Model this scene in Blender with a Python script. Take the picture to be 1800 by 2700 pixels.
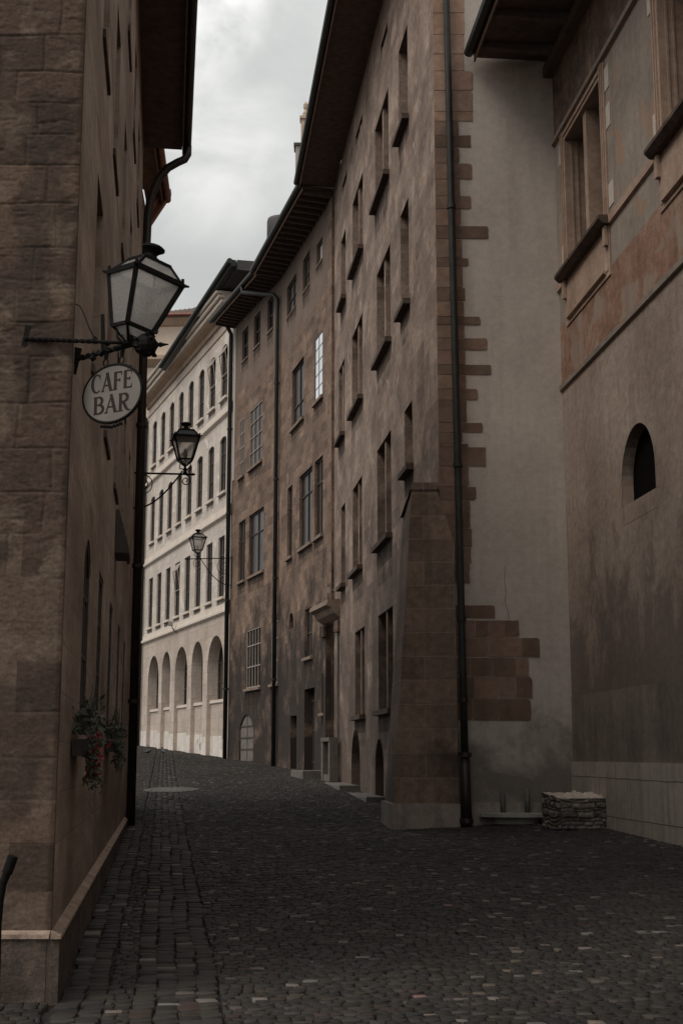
import bpy, math, random
import numpy as np
from mathutils import Vector, Matrix, noise
from mathutils.geometry import delaunay_2d_cdt

random.seed(7)
rng = np.random.default_rng(7)
for o in list(bpy.data.objects):
    bpy.data.objects.remove(o)
S = bpy.context.scene
COL = S.collection

# ------------------------------------------------------------------ camera
FPX, CX, CY = 3500.0, 900.0, 1350.0
TILT = math.atan(640 / 3500)
CAMZ = 1.6
cam = bpy.data.cameras.new("camera")
cam.sensor_fit = 'VERTICAL'
cam.sensor_height = 36.0
cam.sensor_width = 24.0
cam.lens = FPX / 2700 * 36
cam.clip_start = 0.1
cam.clip_end = 3000
camo = bpy.data.objects.new("camera", cam)
camo.location = (0, 0, CAMZ)
camo.rotation_euler = (math.pi / 2 + TILT, 0, 0)
COL.objects.link(camo)
S.camera = camo

# ------------------------------------------------------------------ sky and sun
SUN_EL, SUN_AZ = math.radians(52), math.radians(238)   # azimuth clockwise from +Y
W = bpy.data.worlds.new("World")
S.world = W
W.use_nodes = True
nt = W.node_tree
nt.nodes.clear()


def N(nt, typ, **kw):
    n = nt.nodes.new(typ)
    for k, v in kw.items():
        setattr(n, k, v)
    return n


def ramp(nt, fac, stops):
    r = N(nt, 'ShaderNodeValToRGB')
    el = r.color_ramp.elements
    while len(el) < len(stops):
        el.new(0.5)
    for e, (p, c) in zip(el, stops):
        e.position = p
        e.color = (c[0], c[1], c[2], 1) if not isinstance(c, (int, float)) else (c, c, c, 1)
    nt.links.new(fac, r.inputs[0])
    return r.outputs[0]


def mix(nt, fac, a, b, mode='MIX'):
    m = N(nt, 'ShaderNodeMix', data_type='RGBA', blend_type=mode)
    for sock, v in ((m.inputs[0], fac), (m.inputs[6], a), (m.inputs[7], b)):
        if isinstance(v, (int, float)):
            sock.default_value = v if sock == m.inputs[0] else (v, v, v, 1)
        elif isinstance(v, tuple):
            sock.default_value = (v[0], v[1], v[2], 1)
        else:
            nt.links.new(v, sock)
    return m.outputs[2]


def noise_tex(nt, vec, scale, detail=5, rough=0.55, dist=0.0):
    n = N(nt, 'ShaderNodeTexNoise')
    n.inputs['Scale'].default_value = scale
    n.inputs['Detail'].default_value = detail
    n.inputs['Roughness'].default_value = rough
    n.inputs['Distortion'].default_value = dist
    nt.links.new(vec, n.inputs['Vector'])
    return n


def mapping(nt, vec, scale=(1, 1, 1), loc=(0, 0, 0)):
    m = N(nt, 'ShaderNodeMapping')
    m.inputs['Scale'].default_value = scale
    m.inputs['Location'].default_value = loc
    nt.links.new(vec, m.inputs['Vector'])
    return m.outputs[0]


sky = N(nt, 'ShaderNodeTexSky', sky_type='NISHITA')
sky.sun_disc = False
sky.sun_elevation = SUN_EL
sky.sun_rotation = SUN_AZ
tc = N(nt, 'ShaderNodeTexCoord')
mp = mapping(nt, tc.outputs['Generated'], (1.0, 1.0, 1.5), (0.62, 0.2, 0.33))
cl1 = noise_tex(nt, mp, 4.2, 6, 0.5, 0.4)
cloud = ramp(nt, cl1.outputs['Fac'], [(0.38, (5.4, 5.5, 5.35)), (0.5, (6.3, 6.35, 6.15)), (0.64, (9.0, 8.9, 8.7))])
def sky_blob(px, py, deg, col, amt, cloud, sc):
    d = Vector(((px - 900) / 3500, math.cos(TILT) - math.sin(TILT) * (1350 - py) / 3500, math.sin(TILT) + math.cos(TILT) * (1350 - py) / 3500)).normalized()
    dp = N(nt, 'ShaderNodeVectorMath', operation='DOT_PRODUCT')
    nt.links.new(tc.outputs['Generated'], dp.inputs[0])
    dp.inputs[1].default_value = d
    mr = N(nt, 'ShaderNodeMapRange', interpolation_type='SMOOTHSTEP')
    mr.inputs['From Min'].default_value = math.cos(math.radians(deg))
    mr.inputs['From Max'].default_value = 1.0
    nt.links.new(dp.outputs['Value'], mr.inputs['Value'])
    nz = noise_tex(nt, mp, sc, 6, .55, .5)
    mu = N(nt, 'ShaderNodeMath', operation='MULTIPLY')
    nt.links.new(mr.outputs[0], mu.inputs[0])
    nt.links.new(ramp(nt, nz.outputs[0], [(.36, 0.0), (.6, amt)]), mu.inputs[1])
    return mix(nt, mu.outputs[0], cloud, col)


# cloud banks: a bright break and a greyer bank over the street
cloud = sky_blob(640, 150, 4.5, (5.1, 5.2, 5.05), .75, cloud, 9.0)
cloud = sky_blob(520, 380, 5.0, (8.8, 8.75, 8.45), .75, cloud, 10.0)
cloud = sky_blob(520, 20, 3.2, (10.5, 10.4, 10.0), 1.0, cloud, 11.0)
sxyz = N(nt, 'ShaderNodeSeparateXYZ')
nt.links.new(tc.outputs['Generated'], sxyz.inputs[0])
zen = N(nt, 'ShaderNodeMapRange')          # an overcast sky is brightest overhead
zen.inputs['To Min'].default_value = 0.72
zen.inputs['To Max'].default_value = 1.75
nt.links.new(sxyz.outputs[2], zen.inputs['Value'])
cloud = mix(nt, 1.0, cloud, zen.outputs[0], 'MULTIPLY')
skyc = mix(nt, 0.92, sky.outputs[0], cloud)
bg = N(nt, 'ShaderNodeBackground')
bg.inputs['Strength'].default_value = 0.1
nt.links.new(skyc, bg.inputs['Color'])
wo = N(nt, 'ShaderNodeOutputWorld')
nt.links.new(bg.outputs[0], wo.inputs['Surface'])

sl = bpy.data.lights.new("sun", 'SUN')
sl.energy = 1.3
sl.angle = math.radians(25)
sl.color = (1.0, 0.93, 0.84)
so = bpy.data.objects.new("sun", sl)
sd = Vector((math.sin(SUN_AZ) * math.cos(SUN_EL), math.cos(SUN_AZ) * math.cos(SUN_EL), math.sin(SUN_EL)))
so.rotation_euler = sd.to_track_quat('Z', 'Y').to_euler()
so.location = (0, 0, 60)
COL.objects.link(so)

S.view_settings.view_transform = 'Standard'
S.view_settings.look = 'None'
S.view_settings.exposure = 0.0
S.view_settings.gamma = 1.0


# ------------------------------------------------------------------ picture measuring
def ray(px, py):
    fx, fy = (px - CX) / FPX, (CY - py) / FPX
    c, s = math.cos(TILT), math.sin(TILT)
    return Vector((fx, c - s * fy, s + c * fy))


GY = [-80, 5, 9.2, 25, 43, 52, 60, 78, 100, 400]
GZ = [-0.3, -0.05, 0.0, 0.29, 0.85, 1.15, 1.42, 2.1, 2.9, 6.0]


def ground(x, y):
    z = float(np.interp(y, GY, GZ))
    if x > 1:
        z += 0.045 * min(x - 1, 5)
    return z


def gpt(px, py):
    r = ray(px, py)
    y = 20.0
    for i in range(60):
        k = y / r.y
        z = ground(r.x * k, y)
        ynew = r.y * (z - CAMZ) / r.z
        y = 0.6 * y + 0.4 * max(3, min(ynew, 120))
    k = y / r.y
    return Vector((r.x * k, y, ground(r.x * k, y)))


def at(px, py, Y):
    r = ray(px, py)
    k = Y / r.y
    return Vector((r.x * k, Y, CAMZ + r.z * k))


class Facade:
    def __init__(s, p0, p1):
        s.p0 = Vector((p0[0], p0[1], 0))
        d = Vector((p1[0], p1[1], 0)) - s.p0
        s.L = d.length
        s.e = d / s.L
        n = Vector((s.e.y, -s.e.x, 0))
        if n.dot(-s.p0) < 0:
            n = -n
        s.n = n

    def p(s, u, z, d=0.0):
        v = s.p0 + s.e * u + s.n * d
        return Vector((v.x, v.y, z))

    def uz(s, px, py, d=0.0):
        r = ray(px, py)
        o = Vector((0, 0, CAMZ))
        base = s.p0 + s.n * d
        k = (base - o).dot(s.n) / r.dot(s.n)
        h = o + r * k
        return (h - s.p0).dot(s.e), h.z

    def g(s, u, d=0):
        v = s.p(u, 0, d)
        return ground(v.x, v.y)


# ------------------------------------------------------------------ mesh builder
ROOT = {}


class MB:
    def __init__(s, fac=None):
        s.v, s.f, s.uv, s.col = [], [], [], []
        s.fac = fac
        s.c = (1, 1, 1)
        s.usecol = False

    def face(s, pts):
        i = len(s.v)
        s.v += [Vector(p) for p in pts]
        s.f.append(list(range(i, i + len(pts))))
        s.uv.append(None)
        s.col.append(s.c)

    def mesh(s, verts, faces):
        i = len(s.v)
        s.v += [Vector(p) for p in verts]
        for f in faces:
            s.f.append([i + k for k in f])
            s.col.append(s.c)

    def hexa(s, a):
        s.mesh(a, [(3, 2, 1, 0), (4, 5, 6, 7), (0, 1, 5, 4), (1, 2, 6, 5), (2, 3, 7, 6), (3, 0, 4, 7)])

    def box(s, u0, u1, z0, z1, d0, d1, fac=None):
        F = fac or s.fac
        s.hexa([F.p(u0, z0, d0), F.p(u1, z0, d0), F.p(u1, z0, d1), F.p(u0, z0, d1),
                F.p(u0, z1, d0), F.p(u1, z1, d0), F.p(u1, z1, d1), F.p(u0, z1, d1)])

    def prof(s, u0, u1, pts, fac=None):
        """extrude a (d,z) profile from u0 to u1"""
        F = fac or s.fac
        n = len(pts)
        A = [F.p(u0, z, d) for d, z in pts]
        B = [F.p(u1, z, d) for d, z in pts]
        s.mesh(A + B, [(i, (i + 1) % n, n + (i + 1) % n, n + i) for i in range(n)] +
               [tuple(range(n))[::-1], tuple(range(n, 2 * n))])

    def wbox(s, c, sx, sy, sz, rz=0.0):
        m = Matrix.Rotation(rz, 3, 'Z')
        c = Vector(c)
        a = [c + m @ Vector((x * sx, y * sy, z * sz)) for z in (-.5, .5) for x, y in ((-.5, -.5), (.5, -.5), (.5, .5), (-.5, .5))]
        s.hexa(a)

    def beam(s, p, q, w, h=None):
        p, q = Vector(p), Vector(q)
        h = h or w
        d = (q - p).normalized()
        up = Vector((0, 0, 1)) if abs(d.z) < .9 else Vector((0, 1, 0))
        a = d.cross(up).normalized() * w / 2
        b = a.cross(d).normalized() * h / 2
        s.hexa([p - a - b, p + a - b, p + a + b, p - a + b, q - a - b, q + a - b, q + a + b, q - a + b])

    def tube(s, pts, r, seg=8, r1=None):
        pts = [Vector(p) for p in pts]
        n = len(pts)
        rings = []
        ref = None
        for i, p in enumerate(pts):
            t = (pts[min(i + 1, n - 1)] - pts[max(i - 1, 0)]).normalized()
            if ref is None:
                ref = t.orthogonal().normalized()
            a = (ref - t * ref.dot(t)).normalized()
            ref = a
            b = t.cross(a)
            rr = r if r1 is None else r + (r1 - r) * i / (n - 1)
            rings.append([p + (a * math.cos(2 * math.pi * k / seg) + b * math.sin(2 * math.pi * k / seg)) * rr for k in range(seg)])
        V = [v for ring in rings for v in ring]
        Fs = [(i * seg + k, i * seg + (k + 1) % seg, (i + 1) * seg + (k + 1) % seg, (i + 1) * seg + k)
              for i in range(n - 1) for k in range(seg)]
        Fs += [tuple(range(seg))[::-1], tuple(range((n - 1) * seg, n * seg))]
        s.mesh(V, Fs)

    def lathe(s, T, prof, seg=16):
        n = len(prof)
        V = [T(Vector((r * math.cos(2 * math.pi * k / seg), r * math.sin(2 * math.pi * k / seg), z))) for r, z in prof for k in range(seg)]
        Fs = [(i * seg + k, i * seg + (k + 1) % seg, (i + 1) * seg + (k + 1) % seg, (i + 1) * seg + k)
              for i in range(n - 1) for k in range(seg)]
        Fs += [tuple(range(seg))[::-1], tuple(range((n - 1) * seg, n * seg))]
        s.mesh(V, Fs)


def rootof(o):
    while o.parent:
        o = o.parent
    return o


def build(name, mb, mat, parent=None, smooth=False):
    me = bpy.data.meshes.new(name)
    off = Vector((0, 0, 0))
    if parent is not None:
        off = ROOT[rootof(parent).name]
    me.from_pydata([tuple(v - off) for v in mb.v], [], mb.f)
    me.validate()
    uv = me.uv_layers.new(name="UVMap")
    F = mb.fac
    e = F.e if F else Vector((1, 0, 0))
    n = F.n if F else Vector((0, -1, 0))
    p0 = F.p0 if F else Vector((0, 0, 0))
    for poly in me.polygons:
        nn = poly.normal
        for li in poly.loop_indices:
            p = me.vertices[me.loops[li].vertex_index].co + off - p0
            if abs(nn.z) > .75:
                c = (p.dot(e), p.dot(n))
            elif abs(nn.dot(n)) > .5:
                c = (p.dot(e), p.z)
            else:
                c = (p.dot(n) + 3.3, p.z)
            uv.data[li].uv = c
        poly.use_smooth = smooth
    if mb.usecol:
        ca = me.color_attributes.new("tint", 'FLOAT_COLOR', 'CORNER')
        for poly in me.polygons:
            c = mb.col[poly.index] if poly.index < len(mb.col) else (1, 1, 1)
            for li in poly.loop_indices:
                ca.data[li].color = (c[0], c[1], c[2], 1)
    me.materials.append(mat)
    o = bpy.data.objects.new(name, me)
    COL.objects.link(o)
    if parent is not None:
        o.parent = parent
    return o


def thing(name, label, cat, loc=(0, 0, 0), group=None):
    o = bpy.data.objects.new(name, None)
    o.empty_display_size = 0.3
    COL.objects.link(o)
    o.location = loc
    ROOT[o.name] = Vector(loc)
    o['label'] = label
    o['category'] = cat
    if group:
        o['group'] = group
    return o


def tag(o, label, cat, group=None):
    o['label'] = label
    o['category'] = cat
    if group:
        o['group'] = group
    return o


# ------------------------------------------------------------------ materials
def newmat(name):
    m = bpy.data.materials.new(name)
    m.use_nodes = True
    nt = m.node_tree
    b = nt.nodes['Principled BSDF']
    return m, nt, b


def plain(name, col, rough=.7, var=.25, scale=6.0, metal=0.0, bump=.1, spec=.5):
    m, nt, b = newmat(name)
    tc = N(nt, 'ShaderNodeTexCoord')
    n = noise_tex(nt, tc.outputs['Object'], scale, 6, .6)
    dk = tuple(c * (1 - var) for c in col)
    lt = tuple(c * (1 + var) for c in col)
    nt.links.new(ramp(nt, n.outputs[0], [(.3, dk), (.7, lt)]), b.inputs['Base Color'])
    b.inputs['Roughness'].default_value = rough
    b.inputs['Metallic'].default_value = metal
    b.inputs['Specular IOR Level'].default_value = spec
    if bump:
        bp = N(nt, 'ShaderNodeBump')
        bp.inputs['Strength'].default_value = bump
        bp.inputs['Distance'].default_value = .02
        nt.links.new(n.outputs[0], bp.inputs['Height'])
        nt.links.new(bp.outputs[0], b.inputs['Normal'])
    return m


def wallmat(name, dark, mid, light, big=.55, brick=None, streak=.35, streakcol=(.06, .05, .045), fine=.25, bump=.5,
            grime_shade=0.0, grime_shade_col=(.03, .026, .024), patch=None, tint=False, off=(0, 0, 0), rough=.88, gz=None, bdist=.02, warm=(1, .915, .865), us=1.0, gramp=(.45, .68)):
    """brick=(w,h,mortar,contrast,mortarcolour); grime = how strongly blotchy soot and painted shade darken the wall; gz=(z0,z1) where it grows"""
    wm = lambda c: tuple(a * k for a, k in zip(c, warm))
    dark, mid, light, streakcol, grime_shade_col = map(wm, (dark, mid, light, streakcol, grime_shade_col))
    if patch:
        patch = (wm(patch[0]), patch[1])
    if brick:
        brick = (*brick[:4], wm(brick[4]))
    m, nt, b = newmat(name)
    L = nt.links.new
    uvn = N(nt, 'ShaderNodeUVMap')
    uv = mapping(nt, uvn.outputs[0], (us, 1, 1), off)
    n1 = noise_tex(nt, uv, big, 7, .62, .3)
    n2 = noise_tex(nt, uv, 7.0, 8, .65)
    n4 = noise_tex(nt, uv, 38.0, 4, .6)
    col = ramp(nt, n1.outputs[0], [(.32, dark), (.5, mid), (.68, light)])
    f = ramp(nt, n2.outputs[0], [(.25, 1 - fine), (.75, 1 + fine)])
    col = mix(nt, 1.0, col, f, 'MULTIPLY')
    col = mix(nt, 1.0, col, ramp(nt, n4.outputs[0], [(.3, 1 - fine * .55), (.7, 1 + fine * .55)]), 'MULTIPLY')
    height = n2.outputs[0]
    bk = None
    if brick:
        w, h, mo, con, mc = brick
        wob = noise_tex(nt, uv, 2.2, 3, .5)
        wv = N(nt, 'ShaderNodeVectorMath', operation='MULTIPLY_ADD')
        wv.inputs[1].default_value = (.05, .035, 0)
        L(wob.outputs['Color'], wv.inputs[0])
        L(uv, wv.inputs[2])
        br = N(nt, 'ShaderNodeTexBrick')
        br.offset = .45
        br.inputs['Color1'].default_value = (1 - con, 1 - con, 1 - con, 1)
        br.inputs['Color2'].default_value = (1 + con, 1 + con * .95, 1 + con * .85, 1)
        br.inputs['Mortar'].default_value = (1, 1, 1, 1)
        br.inputs['Scale'].default_value = 1
        br.inputs['Brick Width'].default_value = w
        br.inputs['Row Height'].default_value = h
        br.inputs['Mortar Size'].default_value = mo
        br.inputs['Mortar Smooth'].default_value = .4
        L(wv.outputs[0], br.inputs['Vector'])
        col = mix(nt, 1.0, col, br.outputs['Color'], 'MULTIPLY')
        fm = N(nt, 'ShaderNodeMath', operation='MULTIPLY')
        fm.inputs[1].default_value = .75
        L(br.outputs['Fac'], fm.inputs[0])
        col = mix(nt, fm.outputs[0], col, mc)
        bk = br
    if patch:
        pc, th = patch
        np_ = noise_tex(nt, mapping(nt, uv, (1, 1, 1), (9.1, 3.7, 0)), 1.1, 6, .6, .5)
        pf = ramp(nt, np_.outputs[0], [(th, 0.0), (th + .06, .85)])
        col = mix(nt, pf, col, pc)
    if streak:
        ns = noise_tex(nt, mapping(nt, uv, (2.6, .16, 1), (1.3, 0, 0)), 1.6, 7, .62, .2)
        sf = ramp(nt, ns.outputs[0], [(.46, 0.0), (.72, streak)])
        col = mix(nt, sf, col, streakcol)
    if grime_shade:
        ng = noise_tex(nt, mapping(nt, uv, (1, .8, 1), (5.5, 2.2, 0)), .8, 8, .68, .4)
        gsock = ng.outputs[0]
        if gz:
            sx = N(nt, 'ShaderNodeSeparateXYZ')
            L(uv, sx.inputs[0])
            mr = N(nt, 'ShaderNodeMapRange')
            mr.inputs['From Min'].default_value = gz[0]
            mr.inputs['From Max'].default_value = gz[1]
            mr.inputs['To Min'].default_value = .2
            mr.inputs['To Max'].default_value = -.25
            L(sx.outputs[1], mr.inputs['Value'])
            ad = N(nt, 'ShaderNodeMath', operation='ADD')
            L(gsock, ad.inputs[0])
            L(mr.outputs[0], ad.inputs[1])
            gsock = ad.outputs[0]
        gf = ramp(nt, gsock, [(gramp[0], 0.0), (gramp[1], grime_shade)])
        col = mix(nt, gf, col, grime_shade_col)
    if tint:
        at_ = N(nt, 'ShaderNodeVertexColor')
        at_.layer_name = 'tint'
        col = mix(nt, 1.0, col, at_.outputs[0], 'MULTIPLY')
    L(col, b.inputs['Base Color'])
    b.inputs['Roughness'].default_value = rough
    b.inputs['Specular IOR Level'].default_value = .25
    hm = N(nt, 'ShaderNodeMath', operation='MULTIPLY_ADD')
    hm.inputs[1].default_value = .35
    L(n4.outputs[0], hm.inputs[0])
    L(height, hm.inputs[2])
    hs = hm.outputs[0]
    if bk:
        hb = N(nt, 'ShaderNodeMath', operation='MULTIPLY_ADD')
        hb.inputs[1].default_value = -.6
        L(bk.outputs['Fac'], hb.inputs[0])
        L(hs, hb.inputs[2])
        hs = hb.outputs[0]
    bp = N(nt, 'ShaderNodeBump')
    bp.inputs['Strength'].default_value = bump
    bp.inputs['Distance'].default_value = bdist
    L(hs, bp.inputs['Height'])
    L(bp.outputs[0], b.inputs['Normal'])
    return m


MORT = (.26, .22, .18)
M = {}
M['leftside'] = wallmat('left side render', (.25, .2, .165), (.41, .345, .295), (.6, .53, .465), big=.7, us=.28, brick=(.3, .34, .006, .1, (.3, .25, .21)), streak=.35, grime_shade=.75, gz=(-1.0, 6.5), grime_shade_col=(.15, .115, .092), fine=.2, bump=.5,  # low blotches paint shade into the colour; the upper wall is sky-lit
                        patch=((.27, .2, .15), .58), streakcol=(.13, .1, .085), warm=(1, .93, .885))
M['leftplinth'] = wallmat('plinth stone', (.07, .058, .05), (.115, .094, .08), (.17, .14, .118), big=2.2, brick=(1.3, .8, .012, .12, (.08, .068, .058)), streak=.4, fine=.5,
                          grime_shade=.75, bump=.8)
M['leftcoping'] = wallmat('worn ledge', (.24, .19, .155), (.33, .265, .22), (.42, .34, .28), big=2.5, streak=0, fine=.35, bump=.8)
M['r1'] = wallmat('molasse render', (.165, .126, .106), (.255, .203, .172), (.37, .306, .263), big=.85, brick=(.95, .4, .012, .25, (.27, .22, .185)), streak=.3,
                  fine=.42, bump=.6, patch=((.41, .345, .3), .6), grime_shade=.8, gz=(1.5, 12.5), grime_shade_col=(.1, .08, .068), streakcol=(.17, .13, .11))  # blotches thicken towards the ground
M['r1side'] = wallmat('grey plaster', (.4, .355, .32), (.48, .43, .39), (.54, .485, .44), big=.35, streak=.25, fine=.13, bump=.25, grime_shade=.7, gz=(1.0, 3.6),
                      grime_shade_col=(.09, .075, .065), streakcol=(.25, .215, .19), warm=(1, .965, .935))
M['quoin'] = wallmat('quoin stone', (.15, .1, .08), (.19, .13, .102), (.23, .165, .13), big=1.2, streak=.15, fine=.25, bump=.4, tint=True, warm=(1, .95, .9))
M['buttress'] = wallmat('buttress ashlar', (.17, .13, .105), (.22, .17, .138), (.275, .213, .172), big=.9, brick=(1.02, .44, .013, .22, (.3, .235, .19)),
                        streak=.4, fine=.35, bump=.5, grime_shade=.8, gz=(-.5, 4.0), off=(.3, .11, 0))
M['concrete'] = wallmat('rendered plinth', (.24, .21, .185), (.33, .29, .255), (.41, .365, .325), big=1.2, streak=.45, fine=.25, bump=.4, grime_shade=.5, warm=(1, .95, .92))
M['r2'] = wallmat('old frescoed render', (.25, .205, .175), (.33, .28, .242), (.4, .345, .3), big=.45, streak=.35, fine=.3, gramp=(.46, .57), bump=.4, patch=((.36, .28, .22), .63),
                  grime_shade=.66, gz=(2.2, 7.0), grime_shade_col=(.125, .106, .097), streakcol=(.15, .125, .11))
M['r2up'] = wallmat('upper frescoed render', (.2, .185, .165), (.27, .245, .215), (.33, .3, .265), big=.7, streak=.4, fine=.2, bump=.35,
                    patch=((.34, .23, .165), .57), streakcol=(.16, .13, .11))
M['fresco'] = wallmat('faded red fresco', (.19, .115, .085), (.275, .17, .125), (.33, .245, .195), big=1.0, streak=.5, fine=.4, bump=.35, patch=((.31, .26, .22), .5),
                      streakcol=(.16, .1, .08))
M['frescodark'] = wallmat('dark fresco', (.075, .055, .045), (.14, .105, .085), (.21, .165, .135), big=1.6, streak=.6, fine=.5, bump=.3, patch=((.28, .22, .17), .62),
                          streakcol=(.04, .032, .03))
M['cement'] = wallmat('cement render', (.2, .175, .155), (.25, .22, .195), (.29, .255, .225), big=.8, streak=.5, fine=.2, bump=.4, streakcol=(.1, .085, .075), grime_shade=.35, warm=(1, .94, .9))
M['plinth'] = wallmat('pale plinth blocks', (.38, .345, .305), (.46, .42, .375), (.52, .475, .425), big=.8, brick=(1.75, .62, .012, .05, (.1, .085, .075)), streak=.5,
                      fine=.15, bump=.3, streakcol=(.19, .165, .145), warm=(1, .95, .92))
M['r2trim'] = wallmat('moulded sandstone', (.3, .225, .175), (.38, .29, .23), (.44, .35, .28), big=1.5, streak=.2, fine=.25, bump=.3)
M['paletrim'] = wallmat('pale toothing stone', (.42, .38, .34), (.5, .45, .4), (.54, .49, .44), big=2, streak=.1, fine=.15, bump=.2, warm=(1, .97, .94))
M['darksill'] = wallmat('weathered sill', (.06, .045, .036), (.085, .065, .053), (.12, .095, .08), big=2, streak=.2, fine=.4, bump=.4)
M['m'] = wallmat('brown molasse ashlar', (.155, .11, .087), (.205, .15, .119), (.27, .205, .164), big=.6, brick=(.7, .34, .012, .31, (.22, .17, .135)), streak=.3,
                 fine=.45, bump=.6, patch=((.32, .25, .2), .62), grime_shade=.95, gz=(4.0, 11.5), grime_shade_col=(.035, .028, .025), streakcol=(.1, .075, .06))
M['mtop'] = wallmat('attic render', (.15, .115, .095), (.2, .158, .132), (.25, .2, .168), big=.5, streak=.3, fine=.15, bump=.3)
M['msill'] = wallmat('grey sill', (.19, .15, .12), (.25, .2, .165), (.3, .245, .2), big=2, streak=.2, fine=.3)
M['cream'] = wallmat('cream ashlar', (.52, .465, .405), (.63, .57, .505), (.7, .64, .575), big=.35, brick=(1.2, .5, .012, .08, (.5, .44, .38)), streak=.38, fine=.16,
                     bump=.25, patch=((.82, .765, .69), .57), streakcol=(.45, .38, .31), warm=(1, .965, .965))
M['creamlow'] = wallmat('arcade ashlar', (.47, .4, .335), (.57, .495, .425), (.65, .575, .5), big=.5, brick=(1.2, .55, .014, .1, (.4, .335, .27)), streak=.4, fine=.22,
                        bump=.3, streakcol=(.38, .3, .24), warm=(1, .965, .965))
M['creamtrim'] = wallmat('cream trim', (.66, .59, .51), (.75, .68, .59), (.8, .73, .64), big=1, streak=.2, fine=.1, bump=.2, streakcol=(.4, .34, .28), warm=(1, .965, .965))
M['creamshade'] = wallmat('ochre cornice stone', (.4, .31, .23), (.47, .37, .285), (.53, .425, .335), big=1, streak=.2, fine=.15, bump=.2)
M['whitewash'] = wallmat('whitewash', (.68, .63, .56), (.8, .75, .68), (.84, .79, .72), big=1.5, streak=.35, fine=.15, bump=.3, patch=((.42, .35, .29), .6), warm=(1, .965, .965))
M['peach'] = wallmat('peach render', (.6, .5, .4), (.68, .57, .46), (.72, .62, .51), big=.3, streak=.2, fine=.08, bump=.1, streakcol=(.45, .36, .28), warm=(1, .965, .965))
M['pale'] = wallmat('pale render', (.46, .43, .39), (.53, .495, .45), (.58, .54, .5), big=.3, streak=.3, fine=.1, bump=.1, streakcol=(.36, .33, .3), warm=(1, .965, .965))
M['wood'] = plain('dark soffit boards', (.1, .068, .054), .8, .35, 5, bump=.3)
M['woodlt'] = plain('brown eave board', (.2, .125, .085), .75, .35, 5, bump=.3)
M['rafter'] = plain('rafter wood', (.11, .078, .062), .8, .3, 7, bump=.3)
M['gutter'] = plain('patinated gutter', (.022, .023, .021), .5, .35, 9, metal=0, bump=.15, spec=.35)
M['pipe'] = plain('green grey downpipe', (.026, .026, .023), .55, .35, 4, metal=0, bump=.15, spec=.3)
M['pipedark'] = plain('dark brown downpipe', (.03, .021, .018), .5, .4, 4, metal=.2, bump=.15)
M['copper'] = plain('copper gutter', (.23, .095, .055), .45, .4, 6, metal=.5, bump=.15)
M['iron'] = plain('wrought iron', (.007, .006, .0055), .7, .4, 30, metal=0, bump=.3, spec=.18)
M['frame'] = plain('dark window frame', (.06, .045, .036), .6, .3, 10)
M['framelt'] = plain('pale window frame', (.34, .29, .245), .6, .2, 10)
M['door'] = plain('dark plank door', (.022, .017, .014), .7, .4, 8)
M['hatch'] = plain('grey weathered boards', (.17, .145, .125), .8, .3, 5, bump=.3)
M['slate'] = plain('slate roof', (.06, .055, .055), .6, .35, 8, bump=.3)
M['zinc'] = plain('zinc cladding', (.06, .052, .05), .6, .3, 3, metal=0, bump=.1)
M['tile'] = plain('clay tiles', (.15, .1, .08), .8, .4, 9, bump=.4)
M['redtin'] = plain('red flashing', (.3, .1, .07), .6, .3, 4)
M['chimney'] = plain('pale brick chimney', (.5, .38, .28), .85, .2, 6)
M['signwhite'] = plain('enamel sign face', (.195, .168, .148), .55, .12, 7, bump=.03)
M['signtext'] = plain('dark red letters', (.02, .008, .007), .8, .25, 25, bump=0)
M['slab'] = plain('worn stone slab', (.13, .112, .097), .75, .25, 5, bump=.4)
M['slabgrey'] = plain('grey green slab', (.3, .28, .24), .7, .3, 6, bump=.4)
M['inset'] = plain('worn inset stone', (.09, .082, .073), .7, .35, 7, bump=.4)
M['post'] = plain('grey post', (.13, .118, .105), .8, .3, 6, bump=.3)
M['leaf'] = plain('leaves', (.042, .048, .03), .6, .5, 25, bump=0)
M['leafpale'] = plain('pale leaves', (.15, .14, .12), .7, .4, 25, bump=0)
M['flower'] = plain('red petals', (.2, .012, .01), .6, .4, 25, bump=0)
M['trough'] = plain('dark trough', (.03, .022, .018), .7, .3, 8)
M['pigeon'] = plain('pigeon feathers', (.05, .05, .055), .7, .3, 40, bump=0)
M['dark'] = plain('unlit room', (.006, .005, .0045), .95, .2, 3, bump=0, spec=.05)
M['curtain'] = plain('sky reflecting glass', (.85, .86, .86), .04, .03, 3, metal=1.0, bump=0)


def glassmat(name, col, rough, bump, spec=.5):
    m, nt, b = newmat(name)
    b.inputs['Base Color'].default_value = (*col, 1)
    b.inputs['Roughness'].default_value = rough
    b.inputs['Specular IOR Level'].default_value = spec
    tc = N(nt, 'ShaderNodeTexCoord')
    n = noise_tex(nt, tc.outputs['Object'], .9, 3, .5)
    bp = N(nt, 'ShaderNodeBump')
    bp.inputs['Strength'].default_value = bump
    bp.inputs['Distance'].default_value = .05
    nt.links.new(n.outputs[0], bp.inputs['Height'])
    nt.links.new(bp.outputs[0], b.inputs['Normal'])
    return m


M['glass'] = glassmat('window glass', (.025, .022, .02), .12, .08)
M['glassdull'] = glassmat('dusty window glass', (.045, .036, .03), .35, .1, .35)


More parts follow.
